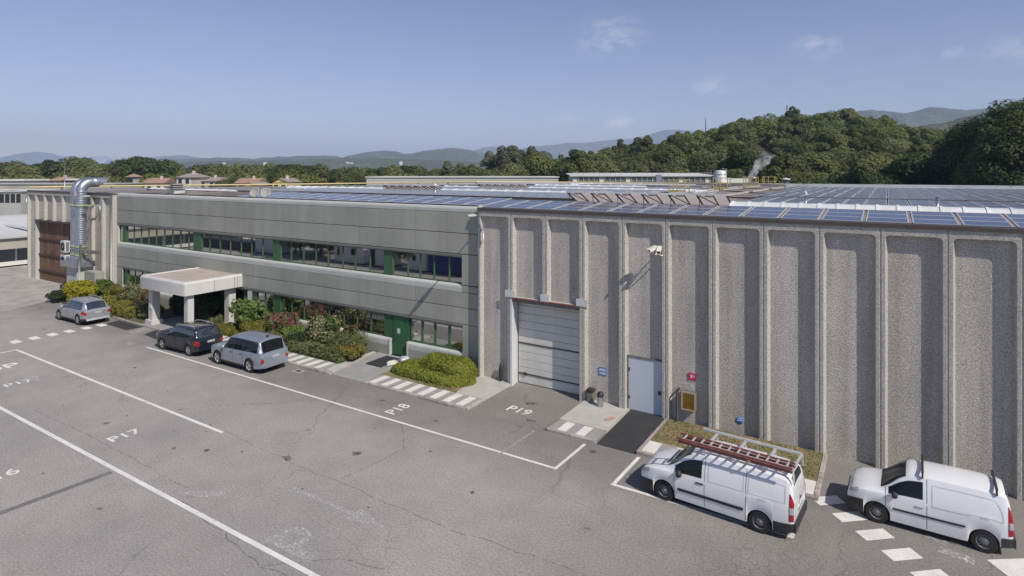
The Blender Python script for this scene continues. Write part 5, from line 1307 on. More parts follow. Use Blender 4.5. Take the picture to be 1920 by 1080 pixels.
def shed(name, label, px0, px1, t, ytop, ybase, depth, wall, roofm, cat='building', over=.25, rise=0., win=None):
    """long low building facing the camera direction"""
    a = at_depth(px0, t); c = at_depth(px1, t); zt_ = zpix(ytop, t); u = (c-a).normalized(); v = Vector((-S_, C_, 0)); L = (c-a).length
    root = thing(name, label, cat, (a+c)/2)
    def Q(s, d, z): return tuple(a+u*s+v*d+Vector((0,0,z)))
    b = MB(); b.slab([Q(0,0,0)[:2],Q(L,0,0)[:2],Q(L,depth,0)[:2],Q(0,depth,0)[:2]], -.1, zt_-.12); b.build('wall', wall, root)
    b = MB(); o = over; b.add([Q(-o,-o,zt_-.12),Q(L+o,-o,zt_-.12),Q(L+o,depth+o,zt_-.12+rise),Q(-o,depth+o,zt_-.12+rise),Q(-o,-o,zt_+.1),Q(L+o,-o,zt_+.1),Q(L+o,depth+o,zt_+.1+rise),Q(-o,depth+o,zt_+.1+rise)],
        [(0,3,2,1),(4,5,6,7),(0,1,5,4),(1,2,6,5),(2,3,7,6),(3,0,4,7)]); b.build('roof', roofm, root)
    return root, Q, L, zt_
shed('storage_hall', 'long pale grey box hall beyond the factory roof', 687, 1047, 150, 332, 345, 20, M['pale_wall'], M['white_roof'])
r_, Q, L, zt_ = shed('rooftop_shed', 'long white-roofed plant shed with a row of windows beyond the skylights', 1074, 1332, 108, 329.5, 343, 8, M['pale_wall'], M['white_roof'], over=.5, rise=.35)
nw = 26
for i in range(nw):
    s0 = L*(i+.12)/nw; s1 = L*(i+.88)/nw
    o = MB().add([Q(s0,-.05,zt_-1.35),Q(s1,-.05,zt_-1.35),Q(s1,-.05,zt_-.35),Q(s0,-.05,zt_-.35)], [(0,1,2,3)]).build('window', M['grey_pane'] if i % 5 else M['white_wall'], r_)
b = MB()
for i in range(nw+1): s0 = L*i/nw; b.bar(Q(s0,-.15,zt_-1.7), Q(s0,-.15,zt_-.1), .12)
for i in range(0, nw+1, 1): s0 = L*i/nw; b.bar(Q(s0,-.4,zt_+.1), Q(s0,-.4,zt_+.55), .05)
b.bar(Q(0,-.4,zt_+.5), Q(L,-.4,zt_+.5), .05); b.build('railing', M['facade_edge'], r_)
b = MB()
for i in range(5): b.bar(Q(L+.2,-.3-.2*i+.2,zt_-.9+.3*i), Q(L+1.6,-.3,zt_-.9+.3*i), .06); b.bar(Q(L-1.5+.6*i,-.5,zt_+.1), Q(L-1.2+.6*i,-.5,zt_+.75+.12*(2-abs(2-i))), .06)
b.build('stair_frame', M['zinc'], r_)
for s0 in (L*.62,): b = MB(); b.box(*[0]*6) if False else None; b.obox(Vector(Q(s0,-.3,zt_-.75)), Vector((C_,S_,0))*.5, Vector((-S_,C_,0))*.3, (0,0,.95)); b.build('duct_box', M['zinc'], r_)
p = at_depth(1351, 104)
t = thing('storage_tank', 'upright white storage tank with a ladder pipe beyond the roof', 'tank', p)
z1 = zpix(320,104); MB().lathe([(.88,8),(.88,z1-.1),(.8,z1),(.001,z1+.08)], (p.x,p.y,0), 'z', 24).build('shell', M['dome'], t)
q = at_depth(1361.5,104); MB().tube([(q.x,q.y,8),(q.x,q.y,z1+.3),(q.x-.6,q.y-.4,z1+.35)], .1, 8).build('pipe', M['zinc'], t)
MB().lathe([(.9,z1-.7),(.93,z1-.7),(.93,z1-.6),(.9,z1-.6)], (p.x,p.y,0), 'z', 24).build('band', M['zinc'], t)
shed('white_container', 'plain white container left of the steam plume', 1363, 1403, 108, 336, 346, 3, M['white_wall'], M['white_wall'], over=.02)
# neighbour on the left
t = thing('neighbour_hall', 'low white-roofed hall next door at the left edge of the yard', 'building', (-110, 30, 0))
MB().box(-135,-5,0,-88,100,3.4).build('wall', M['beige_wall'], t)
b = MB(); b.add([(-87.6,-5,3.35),(-87.6,100,3.35),(-110,100,4.5),(-110,-5,4.5),(-135,-5,3.35),(-135,100,3.35)], [(0,1,2,3),(3,2,5,4)]); b.build('roof', M['white_roof'], t)
b = MB()
for y in lin(0,95,12): b.box(-100,y,3.95,-90,y+.5,4.2); 
b.build('roof_light', M['dome'], t)
b = MB(); b.box(-87.98,-5,.6,-87.95,100,2.05); b.build('dark_opening', M['dark_pane'], t)
MB().box(-87.7,-5,.2,-87.2,100,.62).build('white_band', M['white_wall'], t)
b = MB()
for y in lin(2,98,32): b.box(-87.9,y,.6,-87.8,y+.15,2.05)
b.build('post', M['zinc'], t)
for k_, y in enumerate((35.0, 38.2)):
    MB().lathe([(.001,2.0),(.5,2.0),(.55,2.35),(.4,2.7),(.001,2.8)], (-87.4,y,0), 'z', 14).build('roof_ball_vent', M['old_steel'], t) if k_ == 0 else None
r_, Q, L, zt_ = shed('long_hall', 'long grey hall with a strip of windows behind the left wing', -420, 40, 122, 359, 400, 14, M['pale_wall'], M['white_roof'])
for i in range(44):
    s0 = L*(i+.1)/44; s1 = L*(i+.9)/44
    MB().add([Q(s0,-.03,zt_-2.3),Q(s1,-.03,zt_-2.3),Q(s1,-.03,zt_-.5),Q(s0,-.03,zt_-.5)], [(0,1,2,3)]).build('window', M['dark_pane'], r_)
shed('far_hall', 'long low pale hall with a flat roof behind the steel duct', -300, 211, 150, 345, 365, 12, M['beige_wall'], M['pale_wall'])
def house(px0, px1, t, yeave, yridge, wall, roofm, label, kind='gable', depth=9, rot=0, chim=True):
    a = at_depth(px0, t); c = at_depth(px1, t); L = (c-a).length; mid = (a+c)/2; ze = zpix(yeave, t); zr_ = zpix(yridge, t)
    root = thing('house', label, 'house', mid, 'houses beyond the factory', math.atan2(S_, C_)+rot)
    MB().box(-L/2,0,-.1,L/2,depth,ze).build('wall', wall, root, (0,0,0), world=False)
    b = MB(); o = .5
    if kind == 'hip':
        v = [(-L/2-o,-o,ze-.1),(L/2+o,-o,ze-.1),(L/2+o,depth+o,ze-.1),(-L/2-o,depth+o,ze-.1),(-L/6,depth/2,zr_),(L/6,depth/2,zr_)]; b.add(v, [(0,1,5,4),(1,2,5),(2,3,4,5),(3,0,4),(0,3,2,1)])
    elif kind == 'flat': b.box(-L/2-o,-o,ze,L/2+o,depth+o,zr_)
    elif kind == 'front':
        v = [(-L/2-o,-o,ze-.1),(L/2+o,-o,ze-.1),(L/2+o,depth+o,ze-.1),(-L/2-o,depth+o,ze-.1),(0,-o,zr_),(0,depth+o,zr_)]; b.add(v, [(0,4,5,3),(4,1,2,5),(0,3,2,1)]); MB().add([(-L/2,-.01,ze-.1),(L/2,-.01,ze-.1),(0,-.01,zr_-.15)], [(0,1,2)]).build('gable', wall, root, (0,0,0), world=False)
    else:
        v = [(-L/2-o,-o,ze-.1),(L/2+o,-o,ze-.1),(L/2+o,depth+o,ze-.1),(-L/2-o,depth+o,ze-.1),(-L/2-o,depth/2,zr_),(L/2+o,depth/2,zr_)]; b.add(v, [(0,1,5,4),(2,3,4,5),(1,2,5),(3,0,4),(0,3,2,1)])
    ro = b.build('roof', roofm, root, (0,0,0), world=False)
    if chim: MB().box(L*.1,depth*.35,ze,L*.1+.6,depth*.35+.6,zr_+.6).build('chimney', M['pinkgrey_wall'], ro, (0,0,0), world=False)
    n = max(2, int(L/3))
    for i in range(n):
        x = -L/2+L*(i+.5)/n; wn = MB().box(x-.5,-.04,ze-1.9,x+.5,-.01,ze-.5).build('window', M['dark_pane'], root, (0,0,0), world=False)
house(3,44,175,339.5,336,M['cream_wall'],M['white_wall'],'pale yellow house with flat white roof at the left edge of the view','flat',chim=False)
house(93,113,185,338,332,M['pinkgrey_wall'],M['tile'],'small pinkish house left of the steel duct','gable')
house(128,150,185,338,335,M['tile'],M['white_wall'],'reddish flat-roofed house just behind the steel duct','flat',chim=False)
house(238,249,190,331,326,M['pinkgrey_wall'],M['tile'],'narrow pink tower house with a red roof','hip',depth=4,chim=False)
house(272,305,180,343,334,M['white_wall'],M['tile'],'low white house with an orange-red tiled roof','gable',rot=R(8))
house(331,358,172,332,324,M['pinkgrey_wall'],M['tile_grey'],'tall stone house with a broad hipped grey roof','hip',depth=11)
house(372,405,178,339,332.5,M['pinkgrey_wall'],M['tile_grey'],'grey-roofed pale house right of the tall stone house','gable')
house(442,480,176,343,334,M['tile'],M['tile'],'red-brown tiled farmhouse behind the yellow annexe','gable')
house(452,482,150,347.5,342,M['yellow_wall'],M['tile_grey'],'low yellow annexe in front of the red-brown farmhouse','front',chim=False)
house(511,538,150,341,334,M['yellow_wall'],M['tile_grey'],'bright yellow house with brown roof by the big dark tree','front')
# hilltop masts
def mast(px, t, y0, y1, label, wd=1.2):
    p = at_depth(px, t); z0 = zpix(y0, t); z1 = zpix(y1, t)
    r = thing('lattice_mast', label, 'mast', (p.x, p.y, z0)); b = MB()
    for (i, j) in ((-1,-1),(1,-1),(1,1),(-1,1)): b.bar((p.x+i*wd, p.y+j*wd, z0-12), (p.x+i*wd*.3, p.y+j*wd*.3, z1), .28)
    b.build('leg', M['zinc'], r); b = MB(); n = 9
    for k in range(n):
        f = k/n; f2 = (k+1)/n; w0 = wd*(1-.7*f); w1 = wd*(1-.7*f2); za = z0-12+(z1-z0+12)*f; zb_ = z0-12+(z1-z0+12)*f2
        for (i, j, i2, j2) in ((-1,-1,1,-1),(1,-1,1,1),(1,1,-1,1),(-1,1,-1,-1)): b.bar((p.x+i*w0,p.y+j*w0,za),(p.x+i2*w1,p.y+j2*w1,zb_),.16)
    b.build('bracing', M['zinc'], r)
mast(1475.5, 430, 212, 197, 'grey lattice mast on top of the wooded hill', 1.0); mast(1323, 520, 244, 222, 'thin red and white mast on the left shoulder of the wooded hill', .5); mast(852, 4600, 277, 272, 'distant mast on the far hill left of the poplars', 5)
# ---------------------------------------------------------------- vegetation
def leaf_mat(name, col, col2, sc=.12, objvar=.32, trans=.32, fine=(2.2,.7,1.3)):
    m = mat(name, col, .65, spec=.25, coords='pos', col2=(col2, sc, .4, .62), fine=fine, objvar=objvar)
    p = m.node_tree.nodes['Principled BSDF']; n = m.node_tree.nodes; l = m.node_tree.links
    t = n.new('ShaderNodeBsdfTranslucent'); src = p.inputs['Base Color'].links[0].from_socket; l.new(src, t.inputs['Color'])
    mx = n.new('ShaderNodeMixShader'); mx.inputs[0].default_value = trans; l.new(p.outputs[0], mx.inputs[1]); l.new(t.outputs[0], mx.inputs[2])
    l.new(mx.outputs[0], n['Material Output'].inputs['Surface']); return m
M['leaf_a'] = leaf_mat('leaf_mid', (.10,.122,.033), (.145,.16,.048))
M['leaf_b'] = leaf_mat('leaf_dark', (.055,.082,.027), (.08,.112,.034))
M['leaf_c'] = leaf_mat('leaf_olive', (.12,.14,.05), (.165,.175,.07))
M['leaf_p'] = leaf_mat('leaf_poplar', (.17,.18,.115), (.13,.15,.08))
M['bark'] = mat('bark', (.12,.1,.08), .95, fine=(3,.7,1.3))
def crown_mesh(name, m, seed, n_blob, n_leaf, leaf, rx, z0, z1, shape='round'):
    rs = np.random.default_rng(seed); H = z1-z0
    C = []; Rb = []
    while len(C) < n_blob:
        p = rs.uniform(-1, 1, 3); r = np.linalg.norm(p)
        if r > 1 or r < .45: continue
        w_ = 1 - (.55*max(0, p[2]) if shape == 'cone' else (.3*abs(p[2]) if shape == 'tall' else 0))
        C.append((p[0]*rx*.78*w_, p[1]*rx*.78*w_, z0+H*(.5+.42*p[2]))); Rb.append(rx*rs.uniform(.28, .56 if n_blob < 20 else .44)*(.9 if shape == 'tall' else 1))
    C = np.array(C); Rb = np.array(Rb); k = rs.integers(0, n_blob, n_leaf)
    d = rs.normal(size=(n_leaf, 3)); d[:, 2] = d[:, 2]*.9+.35; d /= np.linalg.norm(d, axis=1, keepdims=True)
    pos = C[k]+d*(Rb[k]*rs.uniform(.72, 1.08, n_leaf))[:, None]*np.array([1, 1, .8])
    nr = d+rs.normal(size=(n_leaf, 3))*.32+np.array([0, 0, .3])
    return quads_mesh(name, leaf_quads(rs, pos, nr, leaf), [m])
def trunk_mesh(h, r, seed):
    b = MB(); rr = random.Random(seed)
    b.tube([(0,0,-1.5),(rr.uniform(-.1,.1),0,h*.3),(rr.uniform(-.2,.2),rr.uniform(-.2,.2),h*.6),(rr.uniform(-.3,.3),rr.uniform(-.3,.3),h*.9)], [r*1.2,r,r*.7,r*.25], 7)
    for i in range(4):
        a = i*1.7+rr.random(); b.tube([(0,0,h*(.3+.1*i)),(math.cos(a)*h*.12,math.sin(a)*h*.12,h*(.45+.1*i)),(math.cos(a)*h*.25,math.sin(a)*h*.25,h*(.55+.09*i))], [r*.5,r*.35,r*.12], 5)
    return b.mesh('trunk', [M['bark']])
CR = {'broad': [crown_mesh('crown', M[m], 10+i, nb, 7000, .40, 5.6, 2.2, 12.5) for i, (m, nb) in enumerate((('leaf_a',11),('leaf_a',14),('leaf_b',10),('leaf_c',13),('leaf_a',9),('leaf_c',12)))],
      'tall': [crown_mesh('crown', M[m], 70+i, 34, 6500, .40, 4.3, 1.5, 15.0, 'tall') for i, m in enumerate(('leaf_b','leaf_c','leaf_a'))],
      'small': [crown_mesh('crown', M[m], 30+i, 14, 3000, .38, 3.6, .8, 7.5) for i, m in enumerate(('leaf_a','leaf_b','leaf_c'))],
      'poplar': [crown_mesh('crown', M['leaf_p'], 40+i, 34, 6500, .42, 4.6, 2, 20, 'tall') for i in range(3)],
      'big': [crown_mesh('crown', M[m], 50+i, 60, 22000, .38, 8.0, 3, 22, 'round') for i, m in enumerate(('leaf_b','leaf_a'))]}
TR = {'broad': trunk_mesh(10, .3, 1), 'tall': trunk_mesh(12, .28, 6), 'small': trunk_mesh(6, .18, 2), 'poplar': trunk_mesh(17, .35, 3), 'big': trunk_mesh(18, .5, 4)}
RT = random.Random(21)
def hill_h(s, t):
    """height of the wooded hill; s to the right, t away along the view axis"""
    ridge = [(-60,0),(10,2),(45,6),(80,14),(115,20),(150,27),(180,31),(214,31),(235,28),(262,21),(300,17),(345,24),(420,45),(520,50)]
    q = s*380/max(t, 250)
    h = 0
    for (a, ha), (c, hc) in zip(ridge[:-1], ridge[1:]):
        if a <= q <= c: f = (q-a)/(c-a); f = f*f*(3-2*f); h = ha+(hc-ha)*f
    if q > 520: h = 50
    e = max(0, min(1, (t-135)/225)); e = e*e*(3-2*e)
    back = max(0, min(1, (t-430)/300)); 
    return h*e*(1-.6*back)
# terrain of the hill
b = MB(); ns, nt_ = 46, 40
for j in range(nt_+1):
    for i in range(ns+1):
        t = 100+780*j/nt_; s = -80+760*i/ns; hh = hill_h(s, t)
        b.v.append((s*C_-t*S_, s*S_+t*C_, hh-.3 if hh > .05 else -.6))
for j in range(nt_):
    for i in range(ns): b.f.append([j*(ns+1)+i, j*(ns+1)+i+1, (j+1)*(ns+1)+i+1, (j+1)*(ns+1)+i]); b.mi.append(0); b.sm.append(True)
M['forest_floor'] = mat('forest_floor', (.04,.055,.02), .95, col2=((.06,.07,.03),.06,.4,.6))
setting(b.build('hill', M['forest_floor']))
trees = []     # (kind, mesh index, px-like lateral s, t, ground z, scale, rotation, class)
def add_tree(kind, s, t, z, sc, cls): trees.append((kind, s, t, z, sc, cls))
def top_at(kind): return {'broad': 12.8, 'tall': 15.8, 'small': 7.6, 'poplar': 20.4, 'big': 22.4}[kind]
# wooded hill
t = 128.0
while t < 400:
    step = 9.5 if t < 250 else 10.5
    s = .05*t
    while s < .93*t:
        ss = s+RT.uniform(-3.5, 3.5); tt = t+RT.uniform(-4, 4); a = ss/tt
        s += step
        if a > .70 and tt < 165 and a < .9: continue
        if tt < 160 and a < .33: continue
        add_tree(RT.choices(('broad','tall','small'), (.74,.17,.09))[0], ss, tt, hill_h(ss, tt), RT.uniform(.72, 1.28), 'hill')
    t += step
# low fringe of light green trees at the hill foot
for a in np.arange(.33, .80, .026): add_tree('small', a*125+RT.uniform(-1,1), 122+RT.uniform(-4,4), 0, RT.uniform(1.0,1.45), 'fringe')
# tall trees at the right edge
for (px, t, top) in ((1905,112,186),(1868,118,206),(1842,124,222),(1815,128,232),(1925,105,196),(1890,104,240),(1850,110,262),(1795,132,256),(1950,108,180),(1990,112,190)):
    z = zpix(top, t); add_tree('big', (px-960)/1124*t, t, 0, z/22.2, 'right')
# belt on the left
def belt(px0, px1, t0, t1, n, top_f, kinds, cls):
    for i in range(n):
        px = px0+(px1-px0)*(i+RT.uniform(-.45,.45)+.5)/n; t = RT.uniform(t0, t1); kd = RT.choice(kinds); top = zpix(top_f(px)+RT.uniform(-2.5,7), t)
        add_tree(kd, (px-960)/1124*t, t, 0, max(.45, min(1.9, top/top_at(kd))), cls)
belt(-60, 560, 225, 300, 44, lambda x: 306 if x > 300 else 300, ['broad'], 'belt')
belt(-60, 560, 195, 225, 34, lambda x: 323, ['broad','small'], 'belt')
belt(150, 640, 160, 200, 20, lambda x: 341, ['small'], 'garden')
belt(540, 960, 200, 270, 44, lambda x: 311, ['broad'], 'belt')
belt(560, 1080, 172, 196, 34, lambda x: 322, ['broad','small'], 'belt')
belt(960, 1330, 190, 260, 34, lambda x: 300-.06*(x-960), ['broad'], 'belt')
for (px, top, t, kd) in ((150,290,230,'broad'),(137,293,236,'broad'),(252,291,215,'broad'),(282,293,212,'broad'),(232,298,220,'broad'),(566,298,168,'broad'),(548,306,172,'broad'),(588,304,176,'broad'),(425,314,180,'broad'),(30,300,235,'broad'),(85,303,230,'broad')):
    add_tree(kd, (px-960)/1124*t, t, 0, zpix(top,t)/top_at(kd), 'belt')
for (px, top, t) in ((918,276,232),(938,266,228),(958,267,236),(977,265,230),(998,266,226),(1015,268,234),(1026,280,240),(840,297,225),(862,301,228),(884,303,232)):
    add_tree('poplar', (px-960)/1124*t, t, 0, zpix(top,t)/20.6, 'poplar')
GR = {'hill': ('trees covering the hill behind the factory', 'broad green tree in the dense wood covering the hill behind the factory'),
      'fringe': ('young trees at the foot of the hill', 'low light green tree at the foot of the wooded hill'),
      'right': ('tall dark trees at the right edge', 'tall dark tree of the group rising at the right edge behind the solar roof'),
      'belt': ('trees in the belt across the plain', 'tree in the green belt stretching across the plain behind the roofs'),
      'garden': ('garden trees among the houses', 'small garden tree among the tiled houses beyond the factory'),
      'poplar': ('pale grey-green poplars', 'tall pale grey-green poplar in the clump above the grey box hall')}
def show(q):
    kind, s, t, z, sc, cls = q; a = s/t
    return ({'poplar': 3, 'right': 9}.get(cls, 1))*sc*top_at(kind)/t*(1 if -.87 < a < .87 else .05)
trees.sort(key=show, reverse=True)
rest = []
for i, (kind, s, t, z, sc, cls) in enumerate(trees):
    x, y = s*C_-t*S_, s*S_+t*C_; rz = RT.uniform(0, 6.283); me = RT.choice(CR[kind])
    if i >= 296: rest.append((me, x, y, z, sc, rz)); continue
    root = thing('tree' if cls != 'poplar' else 'poplar_tree', GR[cls][1], 'tree', (x, y, z), GR[cls][0], rz)
    w_ = RT.uniform(.92, 1.12); root.scale = (sc*w_ if kind != 'big' else sc*.9, sc*w_ if kind != 'big' else sc*.9, sc)
    for nm, m_ in (('trunk', TR[kind]), ('crown', me)):
        o = bpy.data.objects.new(nm, m_); COL.objects.link(o); o.parent = root
Vr = []
for (me, x, y, z, sc, rz) in rest:
    co = np.empty(len(me.vertices)*3, dtype=np.float32); me.vertices.foreach_get('co', co); co = co.reshape(-1, 3)
    q = co.reshape(-1, 4, 3)[::3].reshape(-1, 3).copy(); ctr = q.reshape(-1, 4, 3).mean(1, keepdims=True); q = ((q.reshape(-1,4,3)-ctr)*1.55+ctr).reshape(-1,3)
    c, s_ = math.cos(rz), math.sin(rz); Vr.append(np.stack([(q[:,0]*c-q[:,1]*s_)*sc+x, (q[:,0]*s_+q[:,1]*c)*sc+y, q[:,2]*sc+z], 1).reshape(-1, 4, 3))
if Vr: setting(link('woodland', quads_mesh('woodland', np.concatenate(Vr), [M['leaf_a']])), 'stuff')
print('trees', len(trees), 'rest', len(rest))

# shrubs of the flower beds
M['sh_green'] = leaf_mat('shrub_green', (.10,.155,.04), (.165,.22,.06), 2.5, .1, .3, (14,.7,1.3)); M['sh_dark'] = leaf_mat('shrub_dark', (.03,.055,.02), (.05,.075,.03), 2.5, .1, .25, (14,.7,1.3))
M['sh_olive'] = leaf_mat('shrub_olive', (.17,.17,.035), (.23,.2,.045), 2, .1, .25, (14,.7,1.3)); M['sh_yellow'] = leaf_mat('shrub_yellow', (.42,.36,.03), (.3,.3,.03), 2.5, .05, .3, (14,.8,1.2))
M['sh_bronze'] = leaf_mat('shrub_bronze', (.15,.09,.05), (.12,.14,.05), 2.2, .1, .25, (14,.7,1.3)); M['sh_teal'] = leaf_mat('shrub_teal', (.12,.15,.055), (.165,.185,.07), 2, .1, .25, (14,.7,1.3))
M['fl_pink'] = mat('pink_flowers', (.45,.22,.25), .7, fine=(9,.7,1.3)); M['fl_red'] = mat('crimson_flowers', (.28,.06,.085), .7, fine=(9,.6,1.4)); M['fl_rose'] = mat('rust_flowers', (.33,.13,.07), .7, fine=(9,.7,1.3))
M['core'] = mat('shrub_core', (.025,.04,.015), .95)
def shrub(name, label, x, y, rx, ry, h, m, n, leaf, seed, flower=None, nfl=0, blobs=14, z0=.1, up=.5, loose=1.0, grp=None):
    rs = np.random.default_rng(seed); t = thing(name, label, 'shrub', (x, y, z0), grp)
    C = []; Rb = []
    for i in range(blobs):
        a = rs.uniform(0, 6.283); r = math.sqrt(rs.uniform(0, 1))*.72; f = rs.uniform(.25, .8)*math.sqrt(1-.55*r*r)
        C.append((rx*r*math.cos(a), ry*r*math.sin(a), h*f)); Rb.append(rs.uniform(.3, .46)*loose)
    C = np.array(C); Rb = np.array(Rb); k = rs.integers(0, blobs, n)
    d = rs.normal(size=(n,3)); d[:,2] = d[:,2]*.85+.25; d /= np.linalg.norm(d, axis=1, keepdims=True)
    S3 = np.array([rx, ry, h*.62]); pos = C[k]+d*(Rb[k]*rs.uniform(.7,1.1,n))[:,None]*S3
    pos[:,2] = np.clip(pos[:,2], .03, None)
    nr = d+rs.normal(size=(n,3))*.55+np.array([0,0,up*.5])
    o = link('foliage', quads_mesh('foliage', leaf_quads(rs, pos, nr, leaf), [m]), t, None, world=False)
    b = MB()
    for i in range(6): a = 6.283*i/6; b.tube([(0,0,-.1),(rx*.25*math.cos(a),ry*.25*math.sin(a),h*.35),(rx*.5*math.cos(a),ry*.5*math.sin(a),h*.65)], [.05,.035,.012], 5)
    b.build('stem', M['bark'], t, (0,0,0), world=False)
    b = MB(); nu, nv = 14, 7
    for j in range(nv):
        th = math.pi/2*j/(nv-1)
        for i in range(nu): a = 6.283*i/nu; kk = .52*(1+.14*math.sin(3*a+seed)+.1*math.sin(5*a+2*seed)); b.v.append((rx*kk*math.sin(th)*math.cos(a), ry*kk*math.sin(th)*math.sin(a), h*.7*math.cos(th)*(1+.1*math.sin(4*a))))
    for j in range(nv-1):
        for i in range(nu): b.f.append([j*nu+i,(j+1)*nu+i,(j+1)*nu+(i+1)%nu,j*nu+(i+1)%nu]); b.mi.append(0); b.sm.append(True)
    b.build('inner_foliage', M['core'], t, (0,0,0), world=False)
    if flower:
        k = rs.integers(0, blobs, nfl); d = rs.normal(size=(nfl,3)); d[:,2] = abs(d[:,2])*.8+.1; d /= np.linalg.norm(d, axis=1, keepdims=True)
        pos = C[k]+d*(Rb[k]*rs.uniform(.98,1.16,nfl))[:,None]*S3
        link('flowers', quads_mesh('flowers', leaf_quads(rs, pos, d+rs.normal(size=(nfl,3))*.4, leaf*.72, 1.1), [M[flower]]), t, None, world=False)
    return t
shrub('shrub', 'bright yellow rounded shrub at the left end of the flower bed', -58.0, 23.7, 1.2, 1.2, 2.15, M['sh_yellow'], 6500, .11, 1, blobs=26, loose=.85)
shrub('shrub', 'low dark green shrub left of the bright yellow one', -60.5, 23.0, .9, .9, .95, M['sh_dark'], 2200, .1, 2)
shrub('shrub', 'mid green shrub behind the yellow one, in front of the steel duct', -58.6, 25.7, 1.1, .9, 1.7, M['sh_green'], 2800, .11, 3)
shrub('shrub', 'olive green shrub below the left corner of the office front', -56.5, 25.8, 1.4, .9, 1.4, M['sh_olive'], 2800, .1, 4)
shrub('flowering_shrub', 'pink-flowering shrub by the left office windows beside a bronze one', -52.9, 25.6, 1.8, 1.1, 2.0, M['sh_green'], 3600, .11, 5, 'fl_pink', 600)
shrub('shrub', 'bronze-red leaved shrub left of the entrance canopy', -50.3, 25.0, 1.35, 1.0, 1.85, M['sh_bronze'], 3200, .11, 6, 'fl_red', 420)
shrub('shrub', 'dark bronze shrub at the foot of the bronze-red one', -48.9, 24.3, 1.0, .8, 1.1, M['sh_dark'], 2000, .1, 61, 'fl_red', 120)
shrub('shrub', 'small olive bush beside the plinth of the left canopy pillar', -47.1, 23.8, 1.0, .75, 1.15, M['sh_teal'], 2600, .09, 7)
shrub('shrub', 'large dark evergreen shrub in the shade under the canopy', -44.5, 25.6, 1.6, 1.0, 2.2, M['sh_dark'], 7000, .12, 8)
shrub('shrub', 'dark leafy shrub behind the left canopy pillar, against the office wall', -46.9, 26.0, 1.2, .7, 2.3, M['sh_dark'], 5000, .12, 82)
shrub('shrub', 'second dark shrub deep under the canopy by the entrance doors', -42.9, 25.7, .9, .9, 1.9, M['sh_dark'], 4200, .12, 81)
shrub('shrub', 'small round grey-green bush right of the front canopy pillar', -40.9, 25.2, .55, .5, .8, M['sh_teal'], 1400, .07, 9)
shrub('shrub', 'big bright green large-leaved bush right of the canopy', -37.6, 25.6, 1.35, 1.2, 2.45, M['sh_green'], 3600, .18, 10, blobs=20)
shrub('shrub', 'yellowish olive dome bush between the big green and the crimson one', -36.2, 25.0, 1.3, 1.0, 1.2, M['sh_olive'], 6500, .06, 11, blobs=24, loose=.82)
shrub('flowering_shrub', 'crimson-flowering shrub right of the olive dome bush', -34.3, 25.9, 1.15, .95, 1.8, M['sh_bronze'], 2400, .1, 12, 'fl_red', 750)
shrub('shrub', 'loose green bush at the foot of the crimson shrub', -32.9, 25.6, 1.1, .8, 1.1, M['sh_green'], 2600, .09, 13, 'fl_rose', 120)
shrub('shrub', 'dark round bush in front of the pink shrub', -31.6, 24.9, .8, .65, .95, M['sh_dark'], 2000, .08, 14)
shrub('flowering_shrub', 'large pink-flowering oleander in front of the office windows', -30.3, 25.9, 1.45, 1.0, 2.05, M['sh_green'], 4200, .13, 15, 'fl_pink', 700, blobs=22)
shrub('shrub', 'wide dark green dome bush right of the pink oleander', -28.0, 25.6, 1.5, 1.15, 1.45, M['sh_teal'], 8500, .062, 16, blobs=26, loose=.82)
shrub('shrub', 'low yellow-green bush at the end of the bed by the side door', -26.6-.4, 24.95, 1.0, .85, 1.05, M['sh_olive'], 3200, .08, 17, 'fl_rose', 200)
shrub('shrub', 'dark leafy shrub against the window right of the pink oleander', -28.6, 26.5, .65, .4, 1.9, M['sh_bronze'], 1500, .11, 18)
def cover(label, x0, x1, y0, y1, h, m, n, leaf, seed, fl=None):
    rs = np.random.default_rng(seed); xx = rs.uniform(x0,x1,n); yy = rs.uniform(y0,y1,n)
    e = np.minimum(np.minimum(xx-x0, x1-xx)/.5, np.minimum(yy-y0, y1-yy)/.35).clip(0,1)**.5
    zz = .1+h*e*(.75+.25*np.sin(xx*2.1+seed)*np.cos(yy*3.3+xx))*rs.uniform(.82,1.05,n)
    nr = rs.normal(size=(n,3))*.6+np.array([0,-.25,.9])
    mi = (rs.uniform(size=n) < (.035 if fl else 0)).astype(int)
    o = setting(link('ground_cover', quads_mesh('ground_cover', leaf_quads(rs, np.stack([xx,yy,zz],1), nr, leaf), [m]+([M[fl]] if fl else []), mi)), 'stuff'); o['label'] = label
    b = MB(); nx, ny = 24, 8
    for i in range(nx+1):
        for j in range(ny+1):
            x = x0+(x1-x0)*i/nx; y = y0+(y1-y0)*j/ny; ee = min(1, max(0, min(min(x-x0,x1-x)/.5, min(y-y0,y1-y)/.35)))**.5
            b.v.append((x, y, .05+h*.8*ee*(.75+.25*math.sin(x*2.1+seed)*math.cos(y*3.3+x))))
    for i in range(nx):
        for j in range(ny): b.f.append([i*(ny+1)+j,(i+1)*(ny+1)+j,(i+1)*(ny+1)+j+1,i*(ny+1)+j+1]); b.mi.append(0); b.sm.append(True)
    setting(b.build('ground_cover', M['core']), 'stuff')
cover('low evergreen ground cover along the striped kerb', -36.6, -26.75, 23.95, 25.9, .78, M['sh_teal'], 15000, .08, 31, 'fl_rose')
cover('low juniper ground cover in the left bed', -56.5, -48.2, 22.85, 25.6, .75, M['sh_olive'], 11000, .1, 32)
cover('low ground cover at the right end of the bed', -40.4, -36.4, 24.0, 25.6, .5, M['sh_olive'], 4500, .08, 33)
